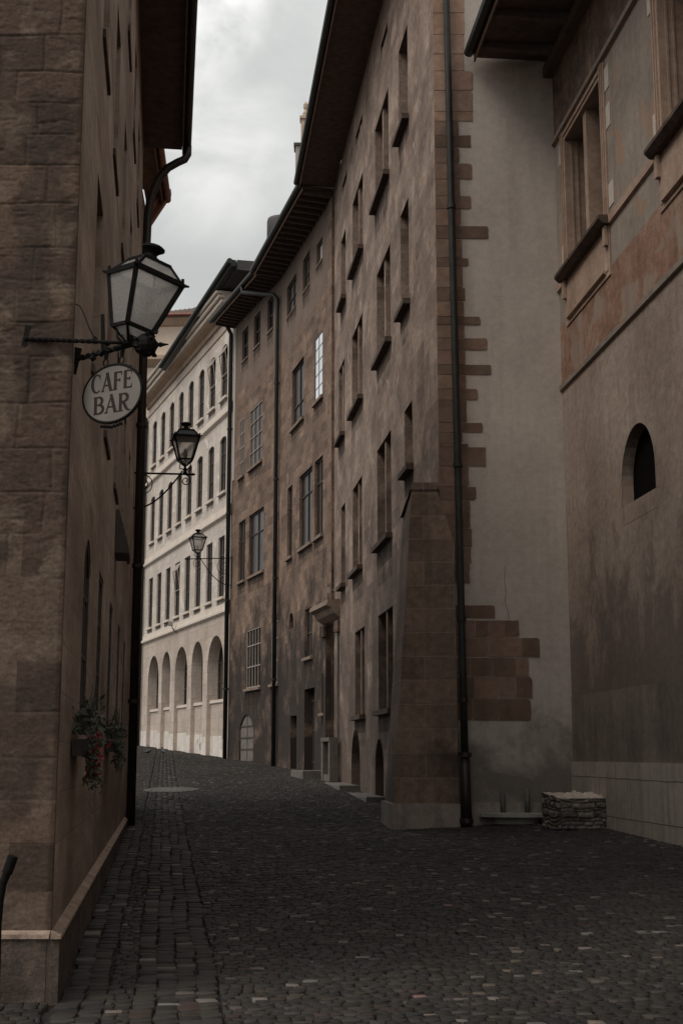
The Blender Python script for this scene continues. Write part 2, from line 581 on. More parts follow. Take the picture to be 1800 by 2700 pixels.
def lampglass(clear=.18):
    m, nt, b = newmat('rippled lamp glass')
    L = nt.links.new
    tc = N(nt, 'ShaderNodeTexCoord')
    v = N(nt, 'ShaderNodeTexVoronoi')
    v.inputs['Scale'].default_value = 48
    L(tc.outputs['Object'], v.inputs['Vector'])
    bp = N(nt, 'ShaderNodeBump')
    bp.inputs['Strength'].default_value = .5
    bp.inputs['Distance'].default_value = .01
    L(v.outputs['Distance'], bp.inputs['Height'])
    b.inputs['Base Color'].default_value = (.7, .67, .65, 1)
    b.inputs['Roughness'].default_value = .25
    b.inputs['Specular IOR Level'].default_value = .6
    L(bp.outputs[0], b.inputs['Normal'])
    tr = N(nt, 'ShaderNodeBsdfTranslucent')
    tr.inputs['Color'].default_value = (.95, .93, .91, 1)
    L(bp.outputs[0], tr.inputs['Normal'])
    tp = N(nt, 'ShaderNodeBsdfTransparent')
    tp.inputs['Color'].default_value = (.8, .78, .76, 1)
    m1 = N(nt, 'ShaderNodeMixShader')
    m1.inputs[0].default_value = .72
    L(b.outputs[0], m1.inputs[1])
    L(tr.outputs[0], m1.inputs[2])
    m2 = N(nt, 'ShaderNodeMixShader')
    m2.inputs[0].default_value = clear
    L(m1.outputs[0], m2.inputs[1])
    L(tp.outputs[0], m2.inputs[2])
    L(m2.outputs[0], nt.nodes['Material Output'].inputs['Surface'])
    return m


M['lampglass'] = lampglass()
M['lampclear'] = lampglass(.6)


def vcolmat(name, rough=.8, bump=.5, scale=60, spec=.3, var=.25):
    m, nt, b = newmat(name)
    a = N(nt, 'ShaderNodeVertexColor')
    a.layer_name = 'tint'
    tc = N(nt, 'ShaderNodeTexCoord')
    n = noise_tex(nt, tc.outputs['Object'], scale, 6, .65)
    f = ramp(nt, n.outputs[0], [(.25, 1 - var), (.75, 1 + var)])
    nt.links.new(mix(nt, 1.0, a.outputs[0], f, 'MULTIPLY'), b.inputs['Base Color'])
    b.inputs['Roughness'].default_value = rough
    b.inputs['Specular IOR Level'].default_value = spec
    bp = N(nt, 'ShaderNodeBump')
    bp.inputs['Strength'].default_value = bump
    bp.inputs['Distance'].default_value = .008
    nt.links.new(n.outputs[0], bp.inputs['Height'])
    nt.links.new(bp.outputs[0], b.inputs['Normal'])
    return m


def stainmat():
    m, nt, b = newmat('run-off stain')
    L = nt.links.new
    uvn = N(nt, 'ShaderNodeUVMap')
    n = noise_tex(nt, mapping(nt, uvn.outputs[0], (5, .35, 1)), 1.8, 6, .65, .3)
    vc = N(nt, 'ShaderNodeVertexColor')
    vc.layer_name = 'tint'
    ad = N(nt, 'ShaderNodeMath', operation='ADD')
    L(n.outputs[0], ad.inputs[0])
    sp = N(nt, 'ShaderNodeSeparateColor')
    L(vc.outputs[0], sp.inputs[0])
    L(sp.outputs[0], ad.inputs[1])
    f = ramp(nt, ad.outputs[0], [(.78, 0.0), (1.0, .55)])
    b.inputs['Base Color'].default_value = (.05, .04, .034, 1)
    b.inputs['Roughness'].default_value = .95
    b.inputs['Specular IOR Level'].default_value = .1
    tp = N(nt, 'ShaderNodeBsdfTransparent')
    mx = N(nt, 'ShaderNodeMixShader')
    L(f, mx.inputs[0])
    L(tp.outputs[0], mx.inputs[1])
    L(b.outputs[0], mx.inputs[2])
    L(mx.outputs[0], nt.nodes['Material Output'].inputs['Surface'])
    return m


M['stain'] = stainmat()
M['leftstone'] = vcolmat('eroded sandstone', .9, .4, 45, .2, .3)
M['cobble'] = vcolmat('cobblestone', .7, .6, 55, .28, .3)
M['rubble'] = vcolmat('rubble stone', .85, .6, 30, .25, .3)


# ------------------------------------------------------------------ walls with openings
def arch_loop(u0, u1, z0, z1, rise=0.0, n=10):
    if rise <= 0:
        return [(u0, z0), (u1, z0), (u1, z1), (u0, z1)]
    zs = z1 - rise
    c, h = (u0 + u1) / 2, (u1 - u0) / 2
    R = (h * h + rise * rise) / (2 * rise)
    a0 = math.asin(min(1, h / R))
    if rise > h * .999:
        a0 = math.pi / 2
    pts = [(u0, z0), (u1, z0)]
    for i in range(n + 1):
        a = a0 - 2 * a0 * i / n
        pts.append((c + R * math.sin(a), zs + R * math.cos(a) - R * math.cos(a0)))
    return pts


def inside(p, loop):
    x, y = p
    r = False
    j = len(loop) - 1
    for i in range(len(loop)):
        xi, yi = loop[i]
        xj, yj = loop[j]
        if (yi > y) != (yj > y) and x < (xj - xi) * (y - yi) / (yj - yi) + xi:
            r = not r
        j = i
    return r


def wall_sheet(mb, F, outer, holes, d=0.0):
    """holes: list of (loop, depth)"""
    vs, es = [], []
    for loop in [outer] + [h[0] for h in holes]:
        i = len(vs)
        vs += [Vector(p) for p in loop]
        es += [(i + k, i + (k + 1) % len(loop)) for k in range(len(loop))]
    r = delaunay_2d_cdt(vs, es, [], 0, 1e-5)
    V, T = r[0], r[2]
    keep = []
    for t in T:
        c = ((V[t[0]].x + V[t[1]].x + V[t[2]].x) / 3, (V[t[0]].y + V[t[1]].y + V[t[2]].y) / 3)
        if inside(c, outer) and not any(inside(c, h[0]) for h in holes):
            keep.append(tuple(t))
    mb.mesh([F.p(v.x, v.y, d) for v in V], keep)
    for loop, dep in holes:
        n = len(loop)
        A = [F.p(u, z, d) for u, z in loop]
        B = [F.p(u, z, d - dep) for u, z in loop]
        mb.mesh(A + B, [(i, (i + 1) % n, n + (i + 1) % n, n + i) for i in range(n)])


def inset(loop, w):
    us = [p[0] for p in loop]
    zs = [p[1] for p in loop]
    cu, cz = (min(us) + max(us)) / 2, (min(zs) + max(zs)) / 2
    ku = 1 - 2 * w / (max(us) - min(us))
    kz = 1 - 2 * w / (max(zs) - min(zs))
    return [(cu + (u - cu) * ku, cz + (z - cz) * kz) for u, z in loop]


def add_window(bld, F, loop, depth, fmat='frame', gmat='glassdull', bars_u=(0.5,), bars_z=(.66,), fw=.055, sill=None, sillmat='msill', name='window',
               barw=.04, mull=None, label=None, gd=0.0, deep=False, flat=False, stain=0):
    us = [p[0] for p in loop]
    zs = [p[1] for p in loop]
    u0, u1, z0, z1 = min(us), max(us), min(zs), max(zs)
    mb = MB(F)
    inn = inset(loop, fw)
    n = len(loop)
    # frame ring 6 cm thick standing on the back plane of the opening
    da, db = -depth + .07 + gd, -depth + .005 + gd
    if deep:          # wooden lining right out to the wall face
        da = -.012
    if flat:          # casement almost flush with the wall face
        da, db = -.004, -.03
    A = [F.p(u, z, da) for u, z in loop]
    B = [F.p(u, z, da) for u, z in inn]
    Cc = [F.p(u, z, db) for u, z in inn]
    mb.mesh(A + B + Cc, [(i, (i + 1) % n, n + (i + 1) % n, n + i) for i in range(n)] +
            [(n + i, n + (i + 1) % n, 2 * n + (i + 1) % n, 2 * n + i) for i in range(n)])
    for b in bars_u:
        c = u0 + (u1 - u0) * b
        mb.box(c - barw / 2, c + barw / 2, z0 + fw, z1 - fw, da - (.02 if flat else .05), da - .004)
    for b in bars_z:
        c = z0 + (z1 - z0) * b
        mb.box(u0 + fw, u1 - fw, c - barw / 2, c + barw / 2, da - (.018 if flat else .048), da - .007)
    w = build(name, mb, M[fmat], bld)
    if label:
        w['label'] = label
    gb = MB(F)
    gb.face([F.p(u, z, db + .012) for u, z in loop])
    build('pane', gb, M[gmat], w)
    if sill:
        ex, pr, th = sill
        sb = MB(F)
        sb.prof(u0 - ex, u1 + ex, [(-depth * .5, z0 - th), (pr, z0 - th), (pr, z0 - .012), (-depth * .5, z0 + .012)])
        build('sill', sb, M[sillmat], w)
        if stain:
            rs = random.Random(int(u0 * 97 + z0 * 31))
            k = MB(F)
            k.usecol = True
            zt, nst = z0 - th, 4
            ln = stain * rs.uniform(.7, 1.3)
            for i in range(nst):
                a, b_ = i / nst, (i + 1) / nst
                t = .55 * (1 - (a + b_) / 2)
                k.c = (t, t, t)
                w0, w1 = ex * (1 - a * .8), ex * (1 - b_ * .8)
                k.mesh([F.p(u0 - w0, zt - ln * a, .003), F.p(u1 + w0, zt - ln * a, .003), F.p(u1 + w1, zt - ln * b_, .003), F.p(u0 - w1, zt - ln * b_, .003)], [(0, 1, 2, 3)])
            build('water_stain', k, M['stain'], w)
    if mull:
        for mu in mull:
            c = u0 + (u1 - u0) * mu
            k = MB(F)
            k.box(c - .1, c + .1, z0 + .013, z1 - .003, -depth + .08, -.04)
            build('mullion', k, M[mull_mat], w)
    return w


mull_mat = 'r1'


def rows(F, lst, near='TR'):
    """list of (TRx,TRy,BLx,BLy) on one floor -> (u0,u1,z0,z1) with the floor's sill and head levelled"""
    out = []
    for a, b, c, d in lst:
        ua, za = F.uz(a, b)
        ub, zb = F.uz(c, d)
        out.append([min(ua, ub), max(ua, ub), zb, za])
    z0 = sum(o[2] for o in out) / len(out)
    z1 = sum(o[3] for o in out) / len(out)
    return [(o[0], o[1], z0, z1) for o in out], out


def eave_roof(bld, F, u0, u1, z, over, pitch, back, soffit='wood', roofm='tile', gutm='gutter', gr=.085, z1=None, rafters=0, thick=.16, name='roof'):
    """pitched roof over a facade with projecting eave, soffit boards, gutter"""
    z1 = z if z1 is None else z1
    tp = math.tan(pitch)
    mb = MB(F)

    def q(u, d, dz):
        k = (u - u0) / (u1 - u0)
        return F.p(u, z + (z1 - z) * k + dz, d)
    hb = (over + back) * tp
    mb.hexa([q(u0, over, .06), q(u1, over, .06), q(u1, -back, .06 + hb), q(u0, -back, .06 + hb),
             q(u0, over, .06 + thick), q(u1, over, .06 + thick), q(u1, -back, .06 + thick + hb), q(u0, -back, .06 + thick + hb)])
    r = build(name, mb, M[roofm], bld)
    sb = MB(F)
    sb.hexa([q(u0, .003, 0), q(u1, .003, 0), q(u1, over - .03, 0), q(u0, over - .03, 0),
             q(u0, .003, .05), q(u1, .003, .05), q(u1, over - .03, .05), q(u0, over - .03, .05)])
    build('soffit', sb, M[soffit], r)
    fb = MB(F)
    fb.hexa([q(u0, over - .028, -.1), q(u1, over - .028, -.1), q(u1, over + .0, -.1), q(u0, over, -.1),
             q(u0, over - .028, .2), q(u1, over - .028, .2), q(u1, over, .2), q(u0, over, .2)])
    build('fascia', fb, M['woodlt'], r)
    for i in range(rafters):
        u = u0 + (u1 - u0) * (i + .5) / rafters
        k = MB(F)
        k.hexa([q(u - .06, .004, -.2), q(u + .06, .004, -.2), q(u + .06, over - .1, -.13), q(u - .06, over - .1, -.13),
                q(u - .06, .004, -.003), q(u + .06, .004, -.003), q(u + .06, over - .1, -.003), q(u - .06, over - .1, -.003)])
        build('rafter', k, M['rafter'], r)
    g = MB(F)
    g.tube([q(u0, over + gr, .1), q(u1, over + gr, .1)], gr, 10)
    build('gutter', g, M[gutm], r)
    return r


def downpipe(bld, pts, r, mat, straps=(), name='downpipe', seg=10):
    mb = MB()
    mb.tube(pts, r, seg)
    p = build(name, mb, M[mat], bld, smooth=True)
    for c in straps:
        k = MB()
        k.tube([Vector(c) - Vector((0, 0, .04)), Vector(c) + Vector((0, 0, .04))], r * 1.3, 12)
        build('strap', k, M[mat], p)
    return p


# ------------------------------------------------------------------ plan of the street
PL0, PL1 = (-1.93, 9.2), (-4.08, 25.6)
P0 = (1.86, 24.7)
P1 = (-.24, 43.0)
P2 = (-2.49, 52.3)
P3 = (-5.07, 60.2)
P4 = (-11.74, 78.6)
FL = Facade(PL0, PL1)
FLF = Facade((-1.93, 9.2), (-9.0, 9.2))
FR1 = Facade(P0, P1)
FS = Facade(P0, (4.24, 24.7))
FR2 = Facade((4.24, 24.7), (4.24 + .0956 * 30, -5.3))
FM1 = Facade(P1, P2)
FM2 = Facade(P2, P3)
FC = Facade(P3, P4)

# ------------------------------------------------------------------ ground
gm = plain('dark joint sand', (.022, .019, .017), .95, .3, 8, bump=.3)
mb = MB()
ys = [-80, -20, 0, 5, 7, 9.2] + [10 + i * 2.5 for i in range(30)] + [90, 100, 140, 200, 400, 1500]
xs = [-1500, -100, -20, -8, -4, -2, 0, 1, 2, 3, 4, 5, 6, 20, 100, 1500]
V = [Vector((x, y, ground(x, y) - .035)) for y in ys for x in xs]
nx = len(xs)
mb.mesh(V, [(j * nx + i, j * nx + i + 1, (j + 1) * nx + i + 1, (j + 1) * nx + i) for j in range(len(ys) - 1) for i in range(nx - 1)])
o = build('ground', mb, gm)
o['kind'] = 'structure'


def cobbles():
    et = np.array([FL.e.x, FL.e.y])
    es = np.array([FL.n.x, FL.n.y])
    o = np.array(PL0)
    cs, ct, ha, hb = [], [], [], []

    def strip(s0, s1, t0, t1, ncol, lmin, lmax):
        w = (s1 - s0) / ncol
        for c in range(ncol):
            t = t0 - rng.random() * .1
            while t < t1:
                l = lmin + (lmax - lmin) * rng.random()
                cs.append(s0 + w * (c + .5) + .012 * math.sin(t * 2.1 + c * 1.7) + rng.normal(0, .006)); ct.append(t + l / 2); ha.append(w / 2 * (.96 + .08 * rng.random())); hb.append(l / 2 - .004)
                t += l

    def field(s0, s1, t0, t1, pitch):
        t = t0
        while t < t1:
            p = pitch * (.92 + .16 * rng.random())
            s = s0 - rng.random() * .1
            while s < s1:
                l = .075 + .05 * rng.random()
                e = min(s + l, s1)
                b = max(s, s0)
                if e - b > .03:
                    cs.append((b + e) / 2); ct.append(t + p / 2); ha.append((e - b) / 2 - .004); hb.append(p / 2 * (.93 + .1 * rng.random()) - .003)
                s += l
            t += p
    T1 = 70
    strip(.07, .36, -4, 16.6, 2, .11, .19)
    field(.37, .55, -4, T1, .09)
    strip(.56, 1.12, -4, T1, 4, .09, .17)
    field(1.13, 10.5, -4, 22, .088)
    field(1.13, 7, 22, T1, .1)
    field(-9, .32, 16.8, T1, .1)
    field(-1.5, 0.0, -4, -.02, .11)
    cs_, ct_ = np.array(cs), np.array(ct)
    ha_, hb_ = np.array(ha), np.array(hb)
    # courses bow a little
    ct_ = ct_ + .09 * np.sin(cs_ * 1.1 + .3 * np.sin(ct_ * .8)) + .025 * np.sin(cs_ * 4.1)
    cs_ = cs_ + .008 * np.sin(ct_ * 1.3) + rng.normal(0, .004, len(cs_))
    X = o[0] + es[0] * cs_ + et[0] * ct_
    Y = o[1] + es[1] * cs_ + et[1] * ct_
    ok = Y > 6.3
    c, s = math.cos(TILT), math.sin(TILT)
    dz = np.interp(Y, GY, GZ) - CAMZ
    dep = Y * c + dz * s
    px = CX + FPX * X / dep
    ok &= (px > -700) & (px < 2700)

    def dist(F):
        return (X - F.p0.x) * F.n.x + (Y - F.p0.y) * F.n.y
    ok &= ~((dist(FR1) < -.1) & (Y > 24.75))
    ok &= ~(dist(FR2) < -.1)
    ok &= ~((Y > 43) & (dist(FM1) < -.1))
    ok &= ~((Y > 52) & (dist(FM2) < -.1))
    ok &= ~((Y > 60) & (dist(FC) < -.9))
    ok &= ~((Y > 9.2) & (Y < 30) & (cs_ < 0) & (ct_ < 21))
    X, Y, ha_, hb_ = X[ok], Y[ok], ha_[ok], hb_[ok]
    n = len(X)
    Z = np.interp(Y, GY, GZ) + np.where(X > 1, .045 * np.minimum(X - 1, 5), 0)
    Z = Z + rng.normal(0, .003, n)
    dx = rng.normal(0, .022, n)
    dy = rng.normal(0, .022, n)
    lv = [(-.04, 1.0), (-.004, .985), (0.0, .92)]
    cor = np.array([(-1, -1), (1, -1), (1, 1), (-1, 1)], float)
    yaw = rng.normal(0, .05, n)
    verts = np.zeros((n, 12, 3))
    jit = rng.normal(0, .06, (n, 4, 2))
    for li, (dzv, k) in enumerate(lv):
        a = (cor[None, :, 0] * (1 + jit[:, :, 0] * .8)) * ha_[:, None] * k
        b = (cor[None, :, 1] * (1 + jit[:, :, 1])) * hb_[:, None] * k
        ca, sa = np.cos(yaw)[:, None], np.sin(yaw)[:, None]
        a, b = a * ca - b * sa, a * sa + b * ca
        verts[:, li * 4:li * 4 + 4, 0] = X[:, None] + es[0] * a + et[0] * b
        verts[:, li * 4:li * 4 + 4, 1] = Y[:, None] + es[1] * a + et[1] * b
        verts[:, li * 4:li * 4 + 4, 2] = Z[:, None] + dzv + a * dx[:, None] + b * dy[:, None]
    fq = np.array([(0, 1, 5, 4), (1, 2, 6, 5), (2, 3, 7, 6), (3, 0, 4, 7), (4, 5, 9, 8), (5, 6, 10, 9), (6, 7, 11, 10), (7, 4, 8, 11), (8, 9, 10, 11)])
    faces = (np.arange(n)[:, None, None] * 12 + fq[None]).reshape(-1, 4)
    me = bpy.data.meshes.new('cobbled_street')
    me.vertices.add(n * 12)
    me.vertices.foreach_set('co', verts.reshape(-1).astype(np.float32))
    nf = len(faces)
    me.loops.add(nf * 4)
    me.loops.foreach_set('vertex_index', faces.reshape(-1).astype(np.int32))
    me.polygons.add(nf)
    me.polygons.foreach_set('loop_start', np.arange(0, nf * 4, 4, dtype=np.int32))
    me.update(calc_edges=True)
    r = rng.random(n)
    base = .022 + .016 * rng.random(n)
    worn = np.sin(X * .9 + 1.3 * np.sin(Y * .37)) * np.sin(Y * .53 + .8 * np.sin(X * .7))
    base = base * (1 + .22 * worn)
    base = np.where(r > .84, .036 + .028 * rng.random(n), base)
    base = np.where(r > .968, .08 + .09 * rng.random(n), base)
    warm = rng.normal(0, .05, n)
    colr = np.stack([base * (1.12 + warm), base * (.95), base * (.83 - warm), np.ones(n)], 1)
    pink = rng.random(n) > .985
    colr[pink, 0] *= 1.35
    ca = me.color_attributes.new('tint', 'FLOAT_COLOR', 'POINT')
    ca.data.foreach_set('color', np.repeat(colr, 12, axis=0).reshape(-1).astype(np.float32))
    me.materials.append(M['cobble'])
    ob = bpy.data.objects.new('cobbled_street', me)
    ob['kind'] = 'structure'
    COL.objects.link(ob)
    print('cobbles', n)


cobbles()

# ------------------------------------------------------------------ left corner building
BL = thing('corner_building', 'brown stone corner building with cafe sign at the left edge and long streaked side wall', 'building', (-1.93, 9.2, 0))
holes = []
left_cols = [11.8, 14.25, 17.0, 20.0, 22.7]
left_rows = [(1.9, 3.5), (5.0, 6.8), (8.2, 10.0), (11.3, 12.9)]
lw = []
for ri, (z0, z1) in enumerate(left_rows):
    for ci, Y in enumerate(left_cols):
        u = (Y - 9.2) / FL.e.y
        if ri == 3 and ci == 0:
            continue
        loop = arch_loop(u - .5, u + .5, z0, z1, .25 if ri == 0 and ci == 0 else 0)
        holes.append((loop, .22))
        lw.append((loop, ri))
mb = MB(FL)
wall_sheet(mb, FL, [(0, -1), (FL.L, -1), (FL.L, 14), (0, 14)], holes)
A0, A1 = FL.p(0, -1), FL.p(FL.L, -1)
B1, B0 = Vector((-16, 25.6, -1)), Vector((-16, 9.2, -1))
up = Vector((0, 0, 15))
mb.face([A1, B1, B1 + up, A1 + up])
mb.face([B1, B0, B0 + up, B1 + up])
mb.face([FLF.p(.9, -1), B0, B0 + up, FLF.p(.9, 14)])
build('side_wall', mb, M['leftside'], BL)
for loop, ri in lw:
    add_window(BL, FL, loop, .22, 'frame', 'glass', (.5,), (.35, .68), sill=(.06, .03, .09) if ri else None, sillmat='leftplinth', deep=ri == 0)


# eroded front wall, modelled block by block
def front_wall():
    ux, zx = np.linspace(0, .9, 100), np.linspace(.43, 8.2, 860)
    # block courses
    rr = random.Random(3)
    courses, z = [], .43
    while z < 8.5:
        h = rr.uniform(.24, .36)
        js, u = [], -rr.uniform(0, .4)
        while u < 1.2:
            w = rr.uniform(.38, .85)
            js.append((u, u + w, rr.uniform(-.006, .009), rr.uniform(.82, 1.12), rr.random()))
            u += w
        courses.append((z, z + h, js))
        z += h
    P, C = [], []
    ci = 0
    for z in zx:
        while ci < len(courses) - 1 and z > courses[ci][1]:
            ci += 1
        c0, c1, js = courses[ci]
        for u in ux:
            wob = noise.noise((u * 3, z * 3, 1.0)) * .02
            uu, zz = u + wob, z + noise.noise((u * 2.2, z * 4, 7.0)) * .02
            for j in js:
                if j[0] <= uu < j[1]:
                    break
            edge = min(uu - j[0], j[1] - uu, zz - c0 + .002, c1 - zz + .002)
            edge = max(edge, 0)
            m = min(edge / .013, 1)
            n1 = noise.fractal((u * 5, z * 9, 3.3), 1.0, 2.1, 5)
            n2 = noise.fractal((u * 22, z * 34, 8.3), .9, 2.1, 4)
            soft = max(0, noise.noise((u * 2.3 + 4, z * 1.7, 2.0)))   # where joints have worn away
            low = max(0.0, min(1.0, (3.3 - z) / .4))
            jd = (1 - m) * (.009 * (1 - min(1, soft * 2.6))) * (1 - .6 * low)
            n3 = noise.fractal((u * 6, z * 26, 4.3), 1.0, 2.1, 4)
            er = max(0, n1 - .2) * .03 * (1 - .7 * low) + max(0, n3 - .22) * .02 * (1 - low)
            d = .018 + j[2] * .35 + n1 * .0014 + n2 * .0015 + n3 * .0012 - jd - er * .55
            ed = min(u / .03, 1)
            d *= .3 + .7 * ed
            P.append(FLF.p(u, z, d))
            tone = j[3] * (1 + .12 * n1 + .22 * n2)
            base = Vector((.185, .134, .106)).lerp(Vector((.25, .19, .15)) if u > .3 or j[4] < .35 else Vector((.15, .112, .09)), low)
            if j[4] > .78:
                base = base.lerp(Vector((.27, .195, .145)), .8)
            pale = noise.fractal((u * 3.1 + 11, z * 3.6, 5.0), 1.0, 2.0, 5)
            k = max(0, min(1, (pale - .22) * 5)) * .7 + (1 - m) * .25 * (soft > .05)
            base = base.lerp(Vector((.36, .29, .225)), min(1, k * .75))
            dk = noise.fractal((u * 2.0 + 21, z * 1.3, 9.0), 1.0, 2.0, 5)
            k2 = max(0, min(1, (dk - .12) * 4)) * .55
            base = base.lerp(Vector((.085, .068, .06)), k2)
            base = Vector((base.x * .54, base.y * .5, base.z * .48)) * tone  # whole wall darkened in colour for light blocked behind the camera
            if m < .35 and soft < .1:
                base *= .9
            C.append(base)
    nu, nz = len(ux), len(zx)
    mb = MB(FLF)
    mb.v = P
    mb.f = [[j * nu + i + 1, j * nu + i, (j + 1) * nu + i, (j + 1) * nu + i + 1] for j in range(nz - 1) for i in range(nu - 1)]
    # skirt to the corner
    k = len(P)
    for j in range(nz):
        v = P[j * nu]
        mb.v.append(Vector((FL.p(0, 0).x, 9.215, v.z)))
    for j in range(nz - 1):
        mb.f.append([j * nu, k + j, k + j + 1, (j + 1) * nu])
    C += [C[j * nu] for j in range(nz)]
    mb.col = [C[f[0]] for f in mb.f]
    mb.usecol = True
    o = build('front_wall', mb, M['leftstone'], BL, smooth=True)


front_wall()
# plinth and ledge
pb = MB(FL)
pb.box(-.06, FL.L, -.6, .40, .002, .06)
pb.box(-.05, 6.0, -.6, .40, .002, .05, FLF)
build('plinth', pb, M['leftplinth'], BL)
pb = MB(FL)
pb.prof(-.08, FL.L, [(.002, .402), (.072, .402), (.068, .42), (.002, .45)])
pb.prof(-.0, 6.0, [(.023, .402), (.066, .402), (.062, .43), (.023, .452)], FLF)
build('ledge', pb, M['leftcoping'], BL)
eave_roof(BL, FL, -1.0, FL.L + .05, 13.95, .82, math.radians(28), 7.5, roofm='tile', gr=.08)
# downpipe at the far end with swan neck
e = FL.L - .12
g = lambda u, z, d: FL.p(u, z, d)
pts = [g(e + .05, 14.0, .9), g(e + .05, 13.8, .9), g(e + .04, 13.68, .84), g(e + .03, 13.6, .7), g(e, 13.45, .5), g(e, 13.2, .32), g(e, 12.85, .19), g(e, 12.4, .13), g(e, 11.8, .12), g(e, .3, .12)]
downpipe(BL, pts, .085, 'pipedark', [g(e, z, .12) for z in (2.6, 5.2, 8.0, 10.9)])
# hood above a doorway and little wall box
hb = MB(FL)
u, z = FL.uz(330, 1415, .12)
hb.prof(u - .4, u + .4, [(.003, z + .3), (.05, z + .3), (.19, z - .22), (.19, z - .28), (.003, z - .28)])
build('door_hood', hb, M['frame'], BL)

# ------------------------------------------------------------------ second left building (only its eave end shows)
B2 = thing('gabled_house', 'narrow house behind the dark downpipe with copper coloured gutter', 'building', (-4.66, 26, .3))
FB = Facade((-4.4, 25.75), (-4.72, 30.2))
mb = MB(FB)
mb.box(0, FB.L, -.5, 14.6, -9, 0)
build('wall', mb, M['leftside'], B2)
eave_roof(B2, FB, 0.0, FB.L + .1, 14.75, .42, math.radians(30), 8, soffit='woodlt', gutm='copper', gr=.09)
cp = MB(FB)
cp.prof(FB.L - .1, FB.L + .12, [(.003, 14.1), (.1, 14.1), (.6, 14.95), (.6, 15.05), (.003, 14.9)])
build('eave_bracket', cp, M['copper'], B2)
downpipe(B2, [FB.p(FB.L - .5, 14.7, .3), FB.p(FB.L - .5, 14.2, .1), FB.p(FB.L - .5, .4, .1)], .07, 'copper')

# ------------------------------------------------------------------ right: tall buttressed building
BR = thing('buttressed_building', 'tall brown stone building with corner buttress, toothed quoins and rows of deep windows', 'building', (1.86, 24.7, .3))
R1 = {}
R1['attic'], _ = rows(FR1, [(1075, -120, 1054, -10), (1021, 60, 1003, 155), (955, 285, 937, 375), (914, 440, 902, 495)])
R1['f3'], raw = rows(FR1, [(1073, 67, 1052, 385), (1023, 232, 989, 553), (956, 446, 929, 723), (911, 600, 899, 803)])
print('f3', [[round(x, 2) for x in r] for r in raw])
R1['f2'], raw = rows(FR1, [(1076, 520, 1057, 826), (1028, 656, 994, 969), (955, 821, 928, 1101), (908, 931, 893, 1164)])
print('f2', [[round(x, 2) for x in r] for r in raw])
R1['f1'], raw = rows(FR1, [(1030, 1138, 995, 1448), (954, 1249, 930, 1513), (910, 1323, 899, 1547)])
print('f1', [[round(x, 2) for x in r] for r in raw])
ux0, zz1 = FR1.uz(1086, 1054)
ux1, zz0 = FR1.uz(1067, 1250)
R1['f1'].append((ux0, ux1, zz0, zz1))
R1['f0'], raw = rows(FR1, [(1035, 1601, 998, 1885), (961, 1647, 936, 1879)])
print('f0', [[round(x, 2) for x in r] for r in raw])
wl = []
for k, lst in R1.items():
    for i, (a, b, c, d) in enumerate(lst):
        b = max(b, a + .55)
        if b - a > 2.4:
            b = a + 2.4
        wl.append((k, i, arch_loop(a, b, c, d), b - a))
holes = [(w[2], .34) for w in wl]
cell = []
for (xa, xb, yt, yb) in ((1011, 989, 1947, 2082), (949, 926, 1923, 2070)):
    ua, zt = FR1.uz((xa + xb) / 2, yt)
    u0, _ = FR1.uz(xa, 2020)
    u1, zb = FR1.uz(xb, yb)
    lp = arch_loop(u0, u1, FR1.g(u0) - .05, zt, (u1 - u0) * .48)
    holes.append((lp, .35))
    cell.append(lp)
ZR1 = 20.85
mb = MB(FR1)
wall_sheet(mb, FR1, [(0, -1), (FR1.L, -1), (FR1.L, ZR1), (0, ZR1)], holes)
build('facade_wall', mb, M['r1'], BR)
mb = MB(FS)
mb.face([FS.p(0, -1), FS.p(9, -1), FS.p(9, 27), FS.p(0, ZR1 + .5)])
# hidden backs
q = [FS.p(9, -1), Vector((12, 43, -1)), FR1.p(FR1.L, -1)]
mb.face([q[0], q[1], q[1] + Vector((0, 0, 22)), q[0] + Vector((0, 0, 28))])
mb.face([q[1], q[2], q[2] + Vector((0, 0, 21.8)), q[1] + Vector((0, 0, 22))])
build('side_wall', mb, M['r1side'], BR)
for k, i, lp, wd in wl:
    dbl = wd > 1.5
    add_window(BR, FR1, lp, .34, 'frame', 'glassdull', (.25, .75) if dbl else (.5,), (.3, .62), sill=None if k == 'attic' else (.1, .16, .13), stain=1.5, sillmat='darksill', mull=(.5,) if dbl else None)
for lp in cell:
    k = MB(FR1)
    k.face([FR1.p(u, z, -.34) for u, z in lp])
    d = build('cellar_door', k, M['door'], BR)
    k = MB(FR1)
    us = [p[0] for p in lp]
    for i in range(1, 5):
        u = min(us) + (max(us) - min(us)) * i / 5
        k.box(u - .01, u + .01, min(p[1] for p in lp), max(p[1] for p in lp) - .35, -.336, -.325)
    build('plank_seam', k, M['frame'], d)
eave_roof(BR, FR1, -1.2, FR1.L + .02, ZR1, 1.22, math.radians(33), 6.5, soffit='wood', roofm='tile', gr=.1)
# quoins on the side wall (u from the corner, in metres; heights from the photo)
qb = MB(FS)
qb.usecol = True
rq = random.Random(5)


def fsz(py):
    return FS.uz(1200, py)[1]


def fsu(px, py):
    return FS.uz(px, py)[0]


